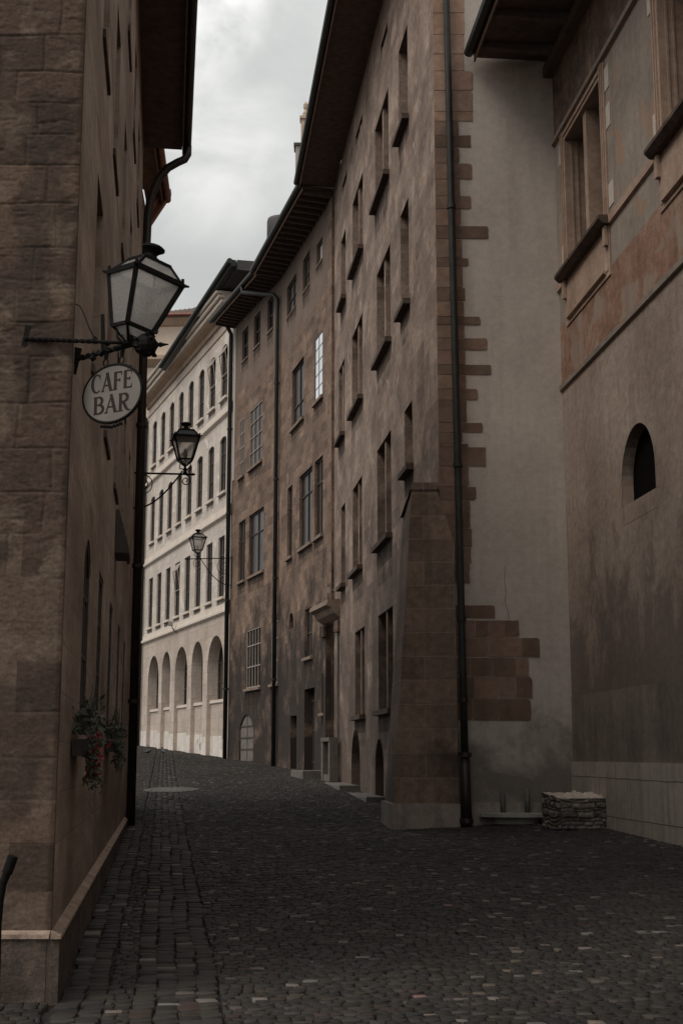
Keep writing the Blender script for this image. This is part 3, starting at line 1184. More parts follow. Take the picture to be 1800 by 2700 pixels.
def quoin(y0, y1, xr, tone=1.0, x0=None, pr=.012):
    z1, z0 = fsz(y0), fsz(y1)
    ur = fsu(xr, (y0 + y1) / 2)
    ul = -.008 if x0 is None else fsu(x0, (y0 + y1) / 2)
    t = tone * rq.uniform(.9, 1.08)
    qb.c = (t * rq.uniform(.98, 1.05), t, t * rq.uniform(.94, 1.02))
    a, b, c, d = ul, ur, z0 + .006, z1 - .006
    ch = lambda: rq.uniform(.006, .05) if rq.random() < .7 else .004
    k1, k2, k3 = ch(), ch(), rq.uniform(-.012, .012)
    loop = [(a, c), (b - k1, c + rq.uniform(-.004, .006)), (b, c + k1 * rq.uniform(.4, 1)), (b + k3, (c + d) / 2 + rq.uniform(-.03, .03)), (b, d - k2 * rq.uniform(.4, 1)),
            (b - k2, d - rq.uniform(-.004, .006)), (a + (b - a) * rq.uniform(.3, .6), d + rq.uniform(-.006, .002)), (a, d)]
    pr2 = pr + rq.uniform(0, .006)
    n_ = len(loop)
    qb.mesh([FS.p(u, z, pr2) for u, z in loop] + [FS.p(u, z, .001) for u, z in loop],
            [tuple(range(n_))] + [(t, (t + 1) % n_, n_ + (t + 1) % n_, n_ + t) for t in range(n_)])


zq = lambda y: y * .4464
prev = -130
seq = [(800, 872, 313), (965, 1060, 320), (1158, 1235, 313), (1335, 1412, 416), (1523, 1575, 300), (1700, 1780, 280), (1870, 1920, 368), (1997, 2070, 408),
       (2155, 2213, 432)]
seq = [(zq(a), zq(b), 1100 + zq(c)) for a, b, c in seq]
z4 = lambda y: 900 + y * .4145
seq += [(z4(a), z4(b), 1150 + c * .4145) for a, b, c in [(302, 375, 260), (517, 582, 290), (583, 650, 165), (673, 795, 312), (925, 1012, 250), (1190, 1312, 225), (1415, 1540, 212)]]
last = 320
for a, b, xr in seq:
    if a - last > 6:
        h = a - last
        k = max(1, round(h / 45))
        for i in range(k):
            quoin(last + h * i / k, last + h * (i + 1) / k, 1150 + (last + h * i / k) * .03 + 48, rq.choice((.95, 1.1, 1.2)))
    quoin(a, b, xr, rq.choice((.8, .9, 1.0)))
    last = b
y = -260
while y < 318:
    h = rq.uniform(38, 62)
    quoin(y, min(y + h, 320), 1222 + rq.choice((0, 6, 22)) * (y > 150), 1.45 + rq.uniform(0, .15))
    y += h
build('quoins', qb, M['quoin'], BR)
qb = MB(FS)
qb.usecol = True
z9 = lambda y: 1550 + y * .4145
for a, b, xr in [(110, 195, 372), (205, 315, 525), (317, 440, 655), (442, 563, 585), (565, 702, 610), (704, 845, 600)]:
    xr = 1150 + xr * .4145
    xs_ = [1190]
    while xs_[-1] < xr - 25:
        xs_.append(min(xs_[-1] + rq.uniform(32, 90), xr))
    if xs_[-1] != xr:
        xs_[-1] = xr
    for p, n_ in zip(xs_[:-1], xs_[1:]):
        quoin(z9(a), z9(b), n_ - .8, rq.choice((.8, .9, 1.0, 1.25)), x0=p)
build('bare_stonework', qb, M['quoin'], BR)
kb = MB(FS)
pts_ = [(1331, 1490), (1329, 1530), (1333, 1560), (1330, 1590), (1338, 1612), (1343, 1640), (1352, 1660), (1370, 1672)]
cr_ = [FS.uz(x, y) for x, y in pts_]
for (a, b_1) in zip(cr_[:-1], cr_[1:]):
    kb.mesh([FS.p(a[0] - .004, a[1], .002), FS.p(a[0] + .004, a[1], .002), FS.p(b_1[0] + .004, b_1[1], .002), FS.p(b_1[0] - .004, b_1[1], .002)], [(0, 1, 2, 3)])
build('crack', kb, M['frame'], BR)
# battered buttress
zc = FS.uz(1120, 1290)[1]
g0 = ground(1, 24.6)
bw = MB(FS)
t0, t1 = fsu(1085, 1310), fsu(1036, 2125)
zb = g0 + .45
near = .05
rr_ = fsu(1205, 2000)
pt = lambda u, z, d: FS.p(u, z, d)
back = -1.5
bw.mesh([pt(t1, zb, .22), pt(rr_, zb, .22), pt(rr_, zb, back), pt(t1 - .1, zb, back),
         pt(t0, zc, near), pt(fsu(1150, 1300), zc, near), pt(fsu(1150, 1300), zc, back), pt(t0 - .08, zc, back),
         pt(rr_, 5.5, .1), pt(rr_ * .98, 5.5, back)],
        [(0, 1, 8, 5, 4), (3, 0, 4, 7), (2, 3, 7, 6), (1, 2, 9, 6, 5, 8), (4, 5, 6, 7), (3, 2, 1, 0)])
b_ = build('buttress', bw, M['buttress'], BR)
cb = MB(FS)
u1 = fsu(1150, 1280)
cb.mesh([pt(t0 - .03, zc - .02, .07), pt(u1 + .005, zc - .02, .07), pt(u1 + .02, zc - .02, back), pt(t0 - .16, zc - .3, back),
         pt(t0 + .02, zc + .12, .06), pt(u1, zc + .12, .06), pt(u1, zc + .14, back), pt(t0 - .1, zc - .12, back)],
        [(0, 1, 5, 4), (1, 2, 6, 5), (3, 0, 4, 7), (4, 5, 6, 7), (2, 3, 7, 6), (3, 2, 1, 0)])
build('cap_stone', cb, M['buttress'], b_)
kb = MB(FS)
kb.hexa([pt(t1 - .06, -.3, .3), pt(fsu(1225, 2150), -.3, .3), pt(fsu(1225, 2150), -.3, back), pt(t1 - .2, -.3, back),
         pt(t1 - .05, zb, .27), pt(fsu(1225, 2150), zb, .27), pt(fsu(1225, 2150), zb, back), pt(t1 - .17, zb, back)])
kb.box(fsu(1225, 2150) + .002, 2.37, -.3, zb + .01, .002, .1)
build('plinth', kb, M['concrete'], BR)
# downpipe on the corner
up = fsu(1229, 2170)
def pp(y):
    d = .12 if y < 1250 else .12 + (y - 1250) / 930 * .3
    u, z = FS.uz(1176 + .0244 * y, y, d)
    return pt(u, z, d)


pts = [pp(y) for y in (-200, 0, 400, 800, 1250, 1500, 1750, 2000)]
downpipe(BR, pts, .068, 'pipe', [pp(y) for y in (545, 1226, 1632, 1845)])
ft = MB()
ft.tube([pp(1985), pp(2183)], .085, 12, .105)
f_ = build('downpipe', ft, M['pipedark'], BR, smooth=True)
for yy in (1990, 2164):
    k = MB()
    c = pp(yy)
    k.tube([c - Vector((0, 0, .04)), c + Vector((0, 0, .04))], .125, 12)
    build('strap', k, M['pipedark'], f_)

# ------------------------------------------------------------------ right: frescoed building
B3 = thing('frescoed_building', 'frescoed building on the right with mullioned windows, round arched niche and deep dark eave', 'building', (4.3, 22, .4))
uA, zA = FR2.uz(1500, 712)
uB, zB = FR2.uz(1581, 210)
W1 = arch_loop(uA, uB, zA, zB)
uC, zC_ = FR2.uz(1749, 357)
W2 = arch_loop(uC, uC + (uB - uA), zA, zB)
un0, zn0 = FR2.uz(1641, 1337)
un1, zn1b = FR2.uz(1729, 1287)
_, znt = FR2.uz(1690, 1107)
NI = arch_loop(un0, un1, (zn0 + zn1b) / 2, znt, (un1 - un0) / 2, 16)
zs_low = FR2.uz(1488, 1024)[1]
zs_up = FR2.uz(1457, 393)[1]
z_pl = FR2.uz(1520, 2008)[1]
z_cem = FR2.uz(1520, 1835)[1]
print('R2', uA, uB, zA, zB, uC, zs_low, zs_up, z_pl, z_cem, NI[0], znt)
mb = MB(FR2)
wall_sheet(mb, FR2, [(0, -1), (FR2.L, -1), (FR2.L, zs_low), (0, zs_low)], [(NI, .19)])
build('lower_wall', mb, M['r2'], B3)
mb = MB(FR2)
wall_sheet(mb, FR2, [(0, zs_low), (FR2.L, zs_low), (FR2.L, 15.3), (0, 15.3)], [(W1, .5), (W2, .5)])
build('upper_wall', mb, M['r2up'], B3)
mb = MB(FR2)
mb.face([FR2.p(u, z, -.189) for u, z in NI])
nb = build('niche_opening', mb, M['dark'], B3)
# niche surround and sloping sill
big = arch_loop(un0 - .13, un1 + .13, NI[0][1], znt + .14, (un1 - un0) / 2 + .13, 16)
mb = MB(FR2)
n = len(NI)
A = [FR2.p(u, z, .005) for u, z in NI]
B = [FR2.p(u, z, .005) for u, z in big]
Cc = [FR2.p(u, z, 0.0) for u, z in big]
mb.mesh(A + B + Cc, [(i, i + 1, n + i + 1, n + i) for i in range(1, n - 1)] + [(0, n, 2 * n - 1, n - 1)] + [(n + i, n + i + 1, 2 * n + i + 1, 2 * n + i) for i in range(1, n - 1)])
build('niche_surround', mb, M['r2'], B3)
mb = MB(FR2)
mb.prof(un0 - .02, un1 + .02, [(-.185, NI[0][1] + .02), (.006, NI[0][1] - .02), (.003, NI[0][1] - .3), (-.185, NI[0][1] - .3)])
build('niche_sill', mb, M['r2'], B3)
# bands of painted plaster, render and plinth laid over the wall
mb = MB(FR2)
mb.box(.004, FR2.L, z_cem, zs_low * 0 + z_pl, .002, .012) if z_cem < z_pl else mb.box(.004, FR2.L, z_pl, z_cem, .002, .012)
build('cement_band', mb, M['cement'], B3)
mb = MB(FR2)
mb.box(.005, FR2.L, -.5, z_pl, .002, .05)
build('plinth', mb, M['plinth'], B3)
mb = MB(FR2)
mb.box(.004, FR2.L, zs_low + .1, zA - .9, .002, .007)
build('fresco_band', mb, M['fresco'], B3)
mb = MB(FR2)
mb.box(.004, FR2.L, zs_up + .08, 15.28, .002, .007)
build('painted_frieze', mb, M['frescodark'], B3)
for zz, pr in ((zs_low, .05), (zs_up, .07)):
    mb = MB(FR2)
    mb.prof(.006, FR2.L, [(.001, zz + .1), (.008 + pr, zz + .085), (pr, zz - .0), (.001, zz - .02)])
    build('string_course', mb, M['r2up'], B3)
mb = MB(FR2)
mb.prof(uB + .32, uC - .32, [(.001, zA - .02), (.055, zA - .03), (.05, zA - .17), (.001, zA - .2)])
build('string_course', mb, M['r2trim'], B3)
mb = MB(FR2)
mb.prof(.006, uA - .3, [(.001, zA - .02), (.055, zA - .03), (.05, zA - .17), (.001, zA - .2)])
build('string_course', mb, M['r2trim'], B3)
mull_mat = 'r2trim'
for lp in (W1, W2):
    u0, u1 = lp[0][0], lp[1][0]
    w = add_window(B3, FR2, lp, .5, 'frame', 'glass', (.25, .75), (.33, .66), mull=(.5,), name='window')
    s_ = MB(FR2)
    s_.prof(u0 - .3, u1 + .3, [(-.2, zA - .16), (.14, zA - .16), (.22, zA - .08), (.22, zA - .02), (-.2, zA + .012)])
    build('sill', s_, M['darksill'], w)
    s_ = MB(FR2)       # moulded surround
    for a, b in ((u0 - .26, u0 - .003), (u1 + .003, u1 + .26)):
        s_.box(a, b, zA + .02, zB + .2, .002, .03)
        s_.box(a + .06, a + .1, zA + .02, zB + .2, .03, .055)
        s_.box(b - .1, b - .06, zA + .02, zB + .2, .03, .055)
    s_.box(u0 + .002, u0 + .02, zA + .014, zB - .003, -.44, .029)
    s_.box(u1 - .02, u1 - .002, zA + .014, zB - .003, -.44, .029)
    for kk in (.09, .2):
        s_.box(u0 + .02, u0 + .035, zA + .014, zB - .003, -kk - .035, -kk)
        s_.box(u1 - .035, u1 - .02, zA + .014, zB - .003, -kk - .035, -kk)
    s_.box(u0 - .0025, u1 + .0025, zB + .003, zB + .2, .002, .03)
    s_.box(u0 - .0025, u1 + .0025, zB + .08, zB + .12, .03, .055)
    build('surround', s_, M['r2trim'], w)
    s_ = MB(FR2)       # apron panel with corner brackets below the sill
    s_.box(u0 - .24, u1 + .24, zA - 1.05, zA - .165, .008, .03)
    s_.box(u0 - .16, u1 + .16, zA - .95, zA - .3, .03, .04)
    s_.box(u0 - .22, u0 - .1, zA - .52, zA - .17, .041, .1)
    s_.box(u1 + .1, u1 + .22, zA - .52, zA - .17, .041, .1)
    s_.prof(u0 - .02, u1 + .02, [(.041, zA - .98), (.041, zA - .9), (.085, zA - .9), (.085, zA - .95)])
    build('apron', s_, M['r2trim'], w)
    for (dz, side, ww) in ((.12, 1, .34), (1.55, 1, .3), (.2, -1, .28), (2.3, -1, .34), (2.25, 1, .3)):
        s_ = MB(FR2)
        if side > 0:
            s_.box(u1 + .262, u1 + .262 + ww * .8, zA + dz, zA + dz + .42, .002, .012)
        else:
            s_.box(u0 - .262 - ww * .6, u0 - .262, zA + dz, zA + dz + .42, .002, .012)
        build('toothing_stone', s_, M['paletrim'], w)
# deep eave
r = eave_roof(B3, FR2, .006, FR2.L, 15.35, 1.6, math.radians(26), 9, soffit='wood', roofm='tile', rafters=26, gr=.1)
mb = MB(FR2)
mb.box(.01, FR2.L, 14.98, 15.2, .008, .2)
build('wall_plate', mb, M['rafter'], r)
mb = MB(FR2)
mb.face([FR2.p(FR2.L, -1), FR2.p(FR2.L, -1, -10), FR2.p(FR2.L, 19, -10), FR2.p(FR2.L, 15.3)])
build('back_wall', mb, M['r2'], B3)

# ------------------------------------------------------------------ middle: brown row building, two slightly turned fronts
BM = thing('brown_townhouse', 'brown ashlar townhouse with open rafter eave between the pale arcaded building and the buttressed one', 'building', (-2.49, 52.3, 1.2))


def z_of(F, px, py):
    return F.uz(px, py)


m1, m2 = [], []   # (loop, kwargs)


def mk(F, lst, dest, **kw):
    r, raw = rows(F, lst)
    for a, b, c, d in r:
        dest.append((arch_loop(a, b, c, d, kw.get('rise', 0)), {k: v for k, v in kw.items() if k != 'rise'}))


SM = dict(sill=(.1, .1, .12))
mk(FM1, [(817, 645, 798, 770), (781, 730, 756, 844)], m1, bars_u=(.5,), bars_z=(.5,), sill=(.03, .03, .07))
mk(FM1, [(850, 622, 834, 705)], m1, bars_u=(), bars_z=(), gmat='pale', sill=(.03, .03, .07))
mk(FM1, [(851, 866, 829, 1066)], m1, fmat='frame', gmat='curtain', bars_u=(.5,), bars_z=(.2, .4, .6, .8), barw=.03, fw=.07, flat=True, label='narrow window with bright white panes', **SM)
mk(FM1, [(801, 938, 769, 1134)], m1, bars_u=(.5,), bars_z=(.35,), **SM)
mk(FM1, [(823, 1220, 789, 1449), (851, 1207, 829, 1423), (771, 1275, 757, 1472)], m1, bars_u=(.5,), bars_z=(.7,), **SM)
mk(FM1, [(823, 1599, 803, 1735)], m1, bars_u=(.5,), bars_z=(.5,), **SM)
mk(FM1, [(773, 1613, 762, 1661)], m1, bars_u=(), bars_z=(), rise=.3, gmat='dark')
mk(FM1, [(861, 1772, 848, 1880)], m1, bars_u=(), bars_z=(.3, .6), gmat='dark', sill=(.08, .12, .1))
mk(FM2, [(721, 774, 705, 877), (687, 812, 669, 922), (655, 863, 638, 958)], m2, bars_u=(.5,), bars_z=(.5,), gmat='dark', sill=(.03, .05, .07))
mk(FM2, [(692, 1053, 657, 1241), (645, 1097, 630, 1259)], m2, fmat='framelt', gmat='glassdull', bars_u=(.33, .66), bars_z=(.25, .5, .75), gd=.07, **SM)
mk(FM2, [(696, 1337, 655, 1522), (647, 1365, 628, 1536)], m2, bars_u=(.5,), bars_z=(.66,), **SM)
mk(FM2, [(687, 1647, 648, 1815), (734, 1636, 714, 1806)], m2, fmat='framelt', bars_u=(.2, .4, .6, .8), bars_z=(.36, .72), barw=.045, gmat='dark', gd=.06, **SM)


def doorloop(F, xr, xl, yt, arch=0.0):
    u0, z1 = F.uz(xr, yt)
    u1, _ = F.uz(xl, yt + 100)
    return arch_loop(u0, u1, F.g((u0 + u1) / 2) + .03, z1, arch)


dE = doorloop(FM1, 830, 802, 1812)
dF = doorloop(FM1, 782, 765, 1886)
dG = doorloop(FM1, 903, 876, 1655)
dH = doorloop(FM2, 668, 631, 1882, .55)
ZM = (20.75, 21.15, 21.6)
for F, lst, doors, za, zb_ in ((FM1, m1, [(dE, .3), (dF, .3), (dG, .5)], ZM[0], ZM[1]), (FM2, m2, [(dH, .06)], ZM[1], ZM[2])):
    mb = MB(F)
    hs = [(l, .15) for l, _ in lst] + doors
    zsp = 17.0
    lowh = [h for h in hs if min(p[1] for p in h[0]) < zsp]
    toph = [h for h in hs if min(p[1] for p in h[0]) >= zsp]
    zsp = (max(max(p[1] for p in h[0]) for h in lowh) + min(min(p[1] for p in h[0]) for h in toph)) / 2
    wall_sheet(mb, F, [(0, -1), (F.L, -1), (F.L, zsp), (0, zsp)], lowh)
    build('wall', mb, M['m'], BM)
    mb = MB(F)
    wall_sheet(mb, F, [(0, zsp), (F.L, zsp), (F.L, zb_), (0, za)], toph)
    build('attic_wall', mb, M['mtop'], BM)
    for l, kw in lst:
        add_window(BM, F, l, .15, stain=1.0, **kw)
mb = MB(FM1)
back_ = [Vector((4, 45, -1)), Vector((4, 66, -1)), FM2.p(FM2.L, -1, -1)]
mb.face([FM1.p(0, -1, -.4), back_[0], back_[0] + Vector((0, 0, 21.5)), FM1.p(0, ZM[0], -.4)])
mb.face([back_[0], back_[1], back_[1] + Vector((0, 0, 21.5)), back_[0] + Vector((0, 0, 21.5))])
mb.face([back_[1], FM2.p(FM2.L, -1), FM2.p(FM2.L, 21.5), back_[1] + Vector((0, 0, 21.5))])
build('back_wall', mb, M['mtop'], BM)
for dl, F, dep, mt in ((dE, FM1, .3, 'door'), (dF, FM1, .3, 'door'), (dG, FM1, .5, 'door'), (dH, FM2, .06, 'hatch')):
    k = MB(F)
    k.face([F.p(u, z, -dep + .002) for u, z in dl])
    us = [p[0] for p in dl]
    zs = [p[1] for p in dl]
    d = build('door', k, M[mt], BM)
    if mt == 'hatch':
        d['label'] = 'pale arched wooden shutter door with iron straps'
    k = MB(F)
    a, b, c, e_ = min(us), max(us), min(zs), max(zs)
    for fz in ((.25, .5, .75) if mt == 'hatch' else (.12, .5, .86)):
        k.box(a + .04, b - .04, c + (e_ - c) * fz - .03, c + (e_ - c) * fz + .03, -dep + .004, -dep + .03)
    k.box((a + b) / 2 - .02, (a + b) / 2 + .02, c + .02, e_ - .02, -dep + .004, -dep + .024)
    build('strap', k, M['frame'], d)
# portal hood
uG0, uG1 = dG[0][0], dG[1][0]
_, zh1 = FM1.uz(890, 1592)
_, zh0 = FM1.uz(890, 1640)
pb = MB(FM1)
pb.prof(uG0 - .55, uG1 + .55, [(.003, zh1 + .05), (.62, zh1 - .02), (.66, zh1 - .18), (.5, zh1 - .25), (.42, zh1 - .42), (.22, zh1 - .55), (.003, zh1 - .62)])
po = build('portal', pb, M['msill'], BM)
pb = MB(FM1)
for u in (uG0 - .3, uG1 + .3):
    pb.box(u - .2, u + .2, FM1.g(u) - .2, zh1 - .63, .003, .2)
    pb.box(u - .25, u + .25, zh1 - 1.0, zh1 - .64, .2, .3)
build('pilaster', pb, M['m'], po)
eave_roof(BM, FM1, .03, FM1.L + .12, ZM[0], 1.12, math.radians(30), 6, z1=ZM[1], rafters=17, gr=.1)
eave_roof(BM, FM2, .0, FM2.L + .1, ZM[1], 1.02, math.radians(30), 6, z1=ZM[2], rafters=17, gr=.1)
# seam pilaster between the two buildings
sp = MB(FM1)
sp.box(.02, .6, zh1 + .08, ZM[0] - .25, .003, .09)
build('corner_strip', sp, M['m'], BM)
sp = MB(FM2)
sp.box(FM2.L - .55, FM2.L - .28, 14.0, ZM[2] - .3, .003, .05)
build('corner_strip', sp, M['pale'], BM)
# dormers and chimneys above
for uu, wd, hh in ((1.5, 2.2, 1.0), (5.2, 2.6, .8)):
    k = MB(FM2)
    zb2 = ZM[1] + .5
    k.prof(uu, uu + wd, [(.55, zb2), (.55, zb2 + hh * .6), (.35, zb2 + hh), (-3.5, zb2 + hh + .5), (-3.5, zb2)])
    build('dormer', k, M['zinc'], BM)
k = MB()
c = at(741, 588, 55)
k.lathe(lambda p: c + p, [(.62, -1.6), (.62, .02), (.6, .14), (.35, .22), (.05, .25)], 18)
build('turret', k, M['zinc'], BM, smooth=True)
for (px, py0, py1, Y, w_, mt) in ((806, 318, 420, 50.0, .38, 'chimney'), (797, 392, 460, 51.0, .55, 'pale')):
    a, b = at(px, py0, Y), at(px, py1, Y)
    k = MB()
    k.wbox(((a + b) / 2 - Vector((0, 0, 2))), w_, w_, (a - b).length + 4.0)
    ch = build('chimney', k, M[mt], BM)
    k = MB()
    k.wbox(a + Vector((0, 0, .05)), w_ * 1.25, w_ * 1.25, .12)
    if mt == 'chimney':
        k.lathe(lambda p: a + p, [(.12, .11), (.13, .3), (.06, .45), (.1, .55), (.1, .7), (.04, .8)], 10)
    build('chimney_cap', k, M['chimney' if mt == 'chimney' else 'slate'], ch)
# pipes
uP, _ = FM1.uz(737, 1500)
uP = min(uP, FM1.L - .2)
uG_, _ = FM2.uz(667, 719, 1.1)
downpipe(BM, [FM2.p(2.3, ZM[1] + .2, 1.12), FM2.p(2.2, ZM[1] - .15, 1.1), FM2.p(.4, ZM[1] - .75, .2), FM2.p(.05, ZM[1] - 1.1, .14), FM2.p(.05, ZM[1] - 1.6, .14), FM2.p(.05, .9, .14)],
         .085, 'pipe', [FM2.p(.05, z, .14) for z in (4.5, 8.5, 12.5, 16.5)])
downpipe(BM, [FM2.p(FM2.L - .1, ZM[2] + .1, .5), FM2.p(FM2.L - .1, ZM[2] - .5, .16), FM2.p(FM2.L - .1, 1.2, .16)], .1, 'pipe',
         [FM2.p(FM2.L - .1, z, .16) for z in (4.5, 8.5, 12.5, 16.5)])

# ------------------------------------------------------------------ cream arcaded building
BC = thing('arcaded_building', 'pale cream classical building with round arches below at the street bend', 'building', (-8, 69, 1.8))
tops = [FC.uz(605, 876), FC.uz(567, 924), FC.uz(536, 961), FC.uz(509, 997), FC.uz(483, 1033), FC.uz(458, 1065), FC.uz(436, 1095), FC.uz(413, 1122)]
lefts = [FC.uz(587, 1034), FC.uz(551, 1075), FC.uz(522, 1106), FC.uz(497, 1136), FC.uz(471, 1165), FC.uz(446, 1194), FC.uz(423, 1223), FC.uz(404, 1246)]
print('cream u', [round(t[0], 2) for t in tops], [round(t[0], 2) for t in lefts])
print('cream z', [round(t[1], 2) for t in tops], [round(t[1], 2) for t in lefts])
uc = [(a[0] + b[0]) / 2 for a, b in zip(tops, lefts)]
A_ = np.polyfit(range(8), uc, 1)
uc = [A_[1] + A_[0] * i for i in range(8)]
ww = .58
zst = [FC.uz(602.6, 1611)[1], FC.uz(604, 1354)[1], FC.uz(608, 1084)[1]]
zco = FC.uz(582, 863)[1]
print('cream strings', zst, zco)
z3t, z3b = np.mean([t[1] for t in tops]), np.mean([t[1] for t in lefts])
z2t = np.mean([FC.uz(602, 1136)[1], FC.uz(565, 1172)[1], FC.uz(533, 1203)[1]])
z2b = np.mean([FC.uz(583, 1295)[1], FC.uz(548, 1325)[1], FC.uz(518, 1352)[1]])
z1t = np.mean([FC.uz(597, 1405)[1], FC.uz(561, 1431)[1]])
z1b = np.mean([FC.uz(576, 1574)[1], FC.uz(544, 1595)[1]])
print('cream rows', z3t, z3b, z2t, z2b, z1t, z1b)
ch, cw = [], []
for (zt, zb2, rise) in ((z3t, z3b, .24), (z2t, z2b, .16), (z1t, z1b, .0)):
    for u in uc:
        lp = arch_loop(u - ww, u + ww, zb2, zt, rise, 8)
        ch.append((lp, .15))
        cw.append(lp)
arcs = [(625, 515, 445, 912), (482, 405, 495, 940), (375, 290, 535, 958), (258, 200, 575, 970), (178, 105, 620, 985)]
al = []
for xr, xl, yt, ysl in arcs:
    f = lambda x, y: (350 + x * .3827, 1500 + y * .3827)
    u0, _ = FC.uz(*f(xr, (yt + ysl) / 2))
    u1, _ = FC.uz(*f(xl, (yt + ysl) / 2))
    _, zt = FC.uz(*f((xr + xl) / 2, yt))
    _, zs_ = FC.uz(*f((xr + xl) / 2, ysl))
    al.append([u0, u1, zt, zs_])
print('arches', [[round(x, 2) for x in a] for a in al])
aw = max(np.mean([a[1] - a[0] for a in al]), 2.45)
ac = [(a[0] + a[1]) / 2 for a in al]
pf = np.polyfit(range(5), ac, 1)
azt = np.mean([a[2] for a in al])
azs = np.mean([a[3] for a in al])
ahole = []
for i in range(5):
    c = ac[i]
    aw = al[i][1] - al[i][0]
    lp = arch_loop(c - aw / 2, c + aw / 2, FC.g(c) - .3, azt, aw / 2, 18)
    ahole.append((lp, .6))
mb = MB(FC)
wall_sheet(mb, FC, [(0, zst[0]), (FC.L, zst[0]), (FC.L, zco), (0, zco)], ch)
build('upper_wall', mb, M['cream'], BC)
mb = MB(FC)
wall_sheet(mb, FC, [(0, -.5), (FC.L, -.5), (FC.L, zst[0]), (0, zst[0])], ahole)
mb.face([FC.p(0, -.5), FC.p(0, -.5, -12), FC.p(0, zco, -12), FC.p(0, zco)])
mb.face([FC.p(FC.L, -.5), FC.p(FC.L, -.5, -12), FC.p(FC.L, zco, -12), FC.p(FC.L, zco)])
mb.face([FC.p(0, -.5, -12), FC.p(FC.L, -.5, -12), FC.p(FC.L, zco, -12), FC.p(0, zco, -12)])
build('arcade_wall', mb, M['creamlow'], BC)
us = [0]
for lp, _ in ahole:
    us += [lp[0][0], lp[1][0]]
us.append(FC.L)
for a, b in zip(us[0::2], us[1::2]):
    mb = MB(FC)
    mb.box(a + .003, b - .003, -.5, FC.g((a + b) / 2) + .85, .002, .012)
    build('dado', mb, M['whitewash'], BC)
for i, lp in enumerate(cw):
    cw_ = add_window(BC, FC, lp, .15, 'frame', 'glassdull', (.5,), (.36, .7), fw=.07, barw=.05, sill=(.1, .12, .12), sillmat='creamtrim', stain=.7)
    if i in (0, 1, 20):      # tilted open upper light
        a, b_2 = lp[0][0] + .05, lp[1][0] - .05
        zt_ = max(p[1] for p in lp) - .1
        k = MB(FC)
        for p0_, p1_ in (((a, zt_ - 1.4, -.03), (a, zt_ - .35, .12)), ((b_2, zt_ - 1.4, -.03), (b_2, zt_ - .35, .12)), ((a, zt_ - .35, .12), (b_2, zt_ - .35, .12)), ((a, zt_ - 1.4, -.03), (b_2, zt_ - 1.4, -.03))):
            k.beam(FC.p(*p0_), FC.p(*p1_), .045)
        k.mesh([FC.p(a, zt_ - .34, .12), FC.p(b_2, zt_ - .34, .12), FC.p(b_2, zt_ + .05, -.05), FC.p(a, zt_ + .05, -.05)], [(0, 1, 2, 3)])
        build('open_sash', k, M['framelt'], cw_)
for lp, dep in ahole:
    u0, u1 = lp[0][0], lp[1][0]
    aw = u1 - u0
    zb2 = FC.g((u0 + u1) / 2)
    mb = MB(FC)
    mb.box(u0 + .004, u1 - .004, -.4, azs, -.59, -.2)
    inf = build('arch_infill', mb, M['creamlow'], BC)
    mb = MB(FC)
    mb.box(u0 + .005, u1 - .005, -.4, zb2 + .95, -.198, -.19)
    build('dado', mb, M['whitewash'], inf)
    mb = MB(FC)
    mb.box(u0 + .006, u1 - .006, azs + .002, azs + .14, -.585, -.13)
    build('sill', mb, M['creamtrim'], inf)
    wl_ = arch_loop(u0 + .02, u1 - .02, azs + .142, azt - .02, aw / 2 - .02, 18)
    add_window(BC, FC, wl_, .59, 'frame', 'glass', (.33, .66), (.3, .6), fw=.08, barw=.05, name='window')
for zz in zst:
    mb = MB(FC)
    mb.prof(.02, FC.L + .02, [(.002, zz + .42), (.05, zz + .42), (.06, zz + .16), (.14, zz + .12), (.14, zz), (.05, zz - .06), (.002, zz - .08)])
    build('string_course', mb, M['creamtrim'], BC)
mb = MB(FC)
mb.box(.02, FC.L, zco - .5, zco - .42, .002, .05)
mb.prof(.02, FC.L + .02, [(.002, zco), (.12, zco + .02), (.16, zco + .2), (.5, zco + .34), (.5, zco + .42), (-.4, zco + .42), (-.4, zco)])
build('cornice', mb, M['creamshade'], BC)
mb = MB(FC)
zz = zco + .422
pr_ = [(-.3, zz)]
for d0, h0, d1, h1 in ((.64, .13, .46, .09), (.78, .12, .58, .08), (.9, .1, .7, .03)):
    pr_ += [(d0 - .04, zz), (d0, zz + h0 * .5), (d0, zz + h0), (d1, zz + h0), (d1, zz + h0 + h1)]
    zz += h0 + h1
pr_ += [(-.3, zz)]
mb.prof(.02, FC.L + .05, pr_)
build('cornice', mb, M['creamtrim'], BC)
mb = MB(FC)
ue, zg = FC.uz(424, 966, .95)
us_, zs_ = FC.uz(595, 705, .95)
zr = lambda u: zg + (zs_ - zg) * (u - ue) / (us_ - ue)
UE = -2.6
r0, r1 = zr(UE), zg
mb.hexa([FC.p(UE, zco + 1.1, .6), FC.p(ue, zco + .99, .6), FC.p(ue, zco + .99, -9), FC.p(UE, zco + 1.1, -9),
         FC.p(UE, r0 + .1, .6), FC.p(ue, r1 + .1, .6), FC.p(ue - 1, r1 + .5, -9), FC.p(UE, r0 + .6, -9)])
ro = build('roof', mb, M['slate'], BC)
mb = MB(FC)
for d, z, r in ((.95, .02, .13), (.72, -.08, .1)):
    mb.tube([FC.p(UE, r0 + z, d), FC.p(ue + .05, r1 + z, d)], r, 10)
mb.hexa([FC.p(UE, r0 - .22, .66), FC.p(ue + .02, r1 - .22, .66), FC.p(ue + .02, r1 - .22, .9), FC.p(UE, r0 - .22, .9),
         FC.p(UE, r0 + .08, .66), FC.p(ue + .02, r1 + .08, .66), FC.p(ue + .02, r1 + .08, .9), FC.p(UE, r0 + .08, .9)])
build('gutter', mb, M['gutter'], ro)
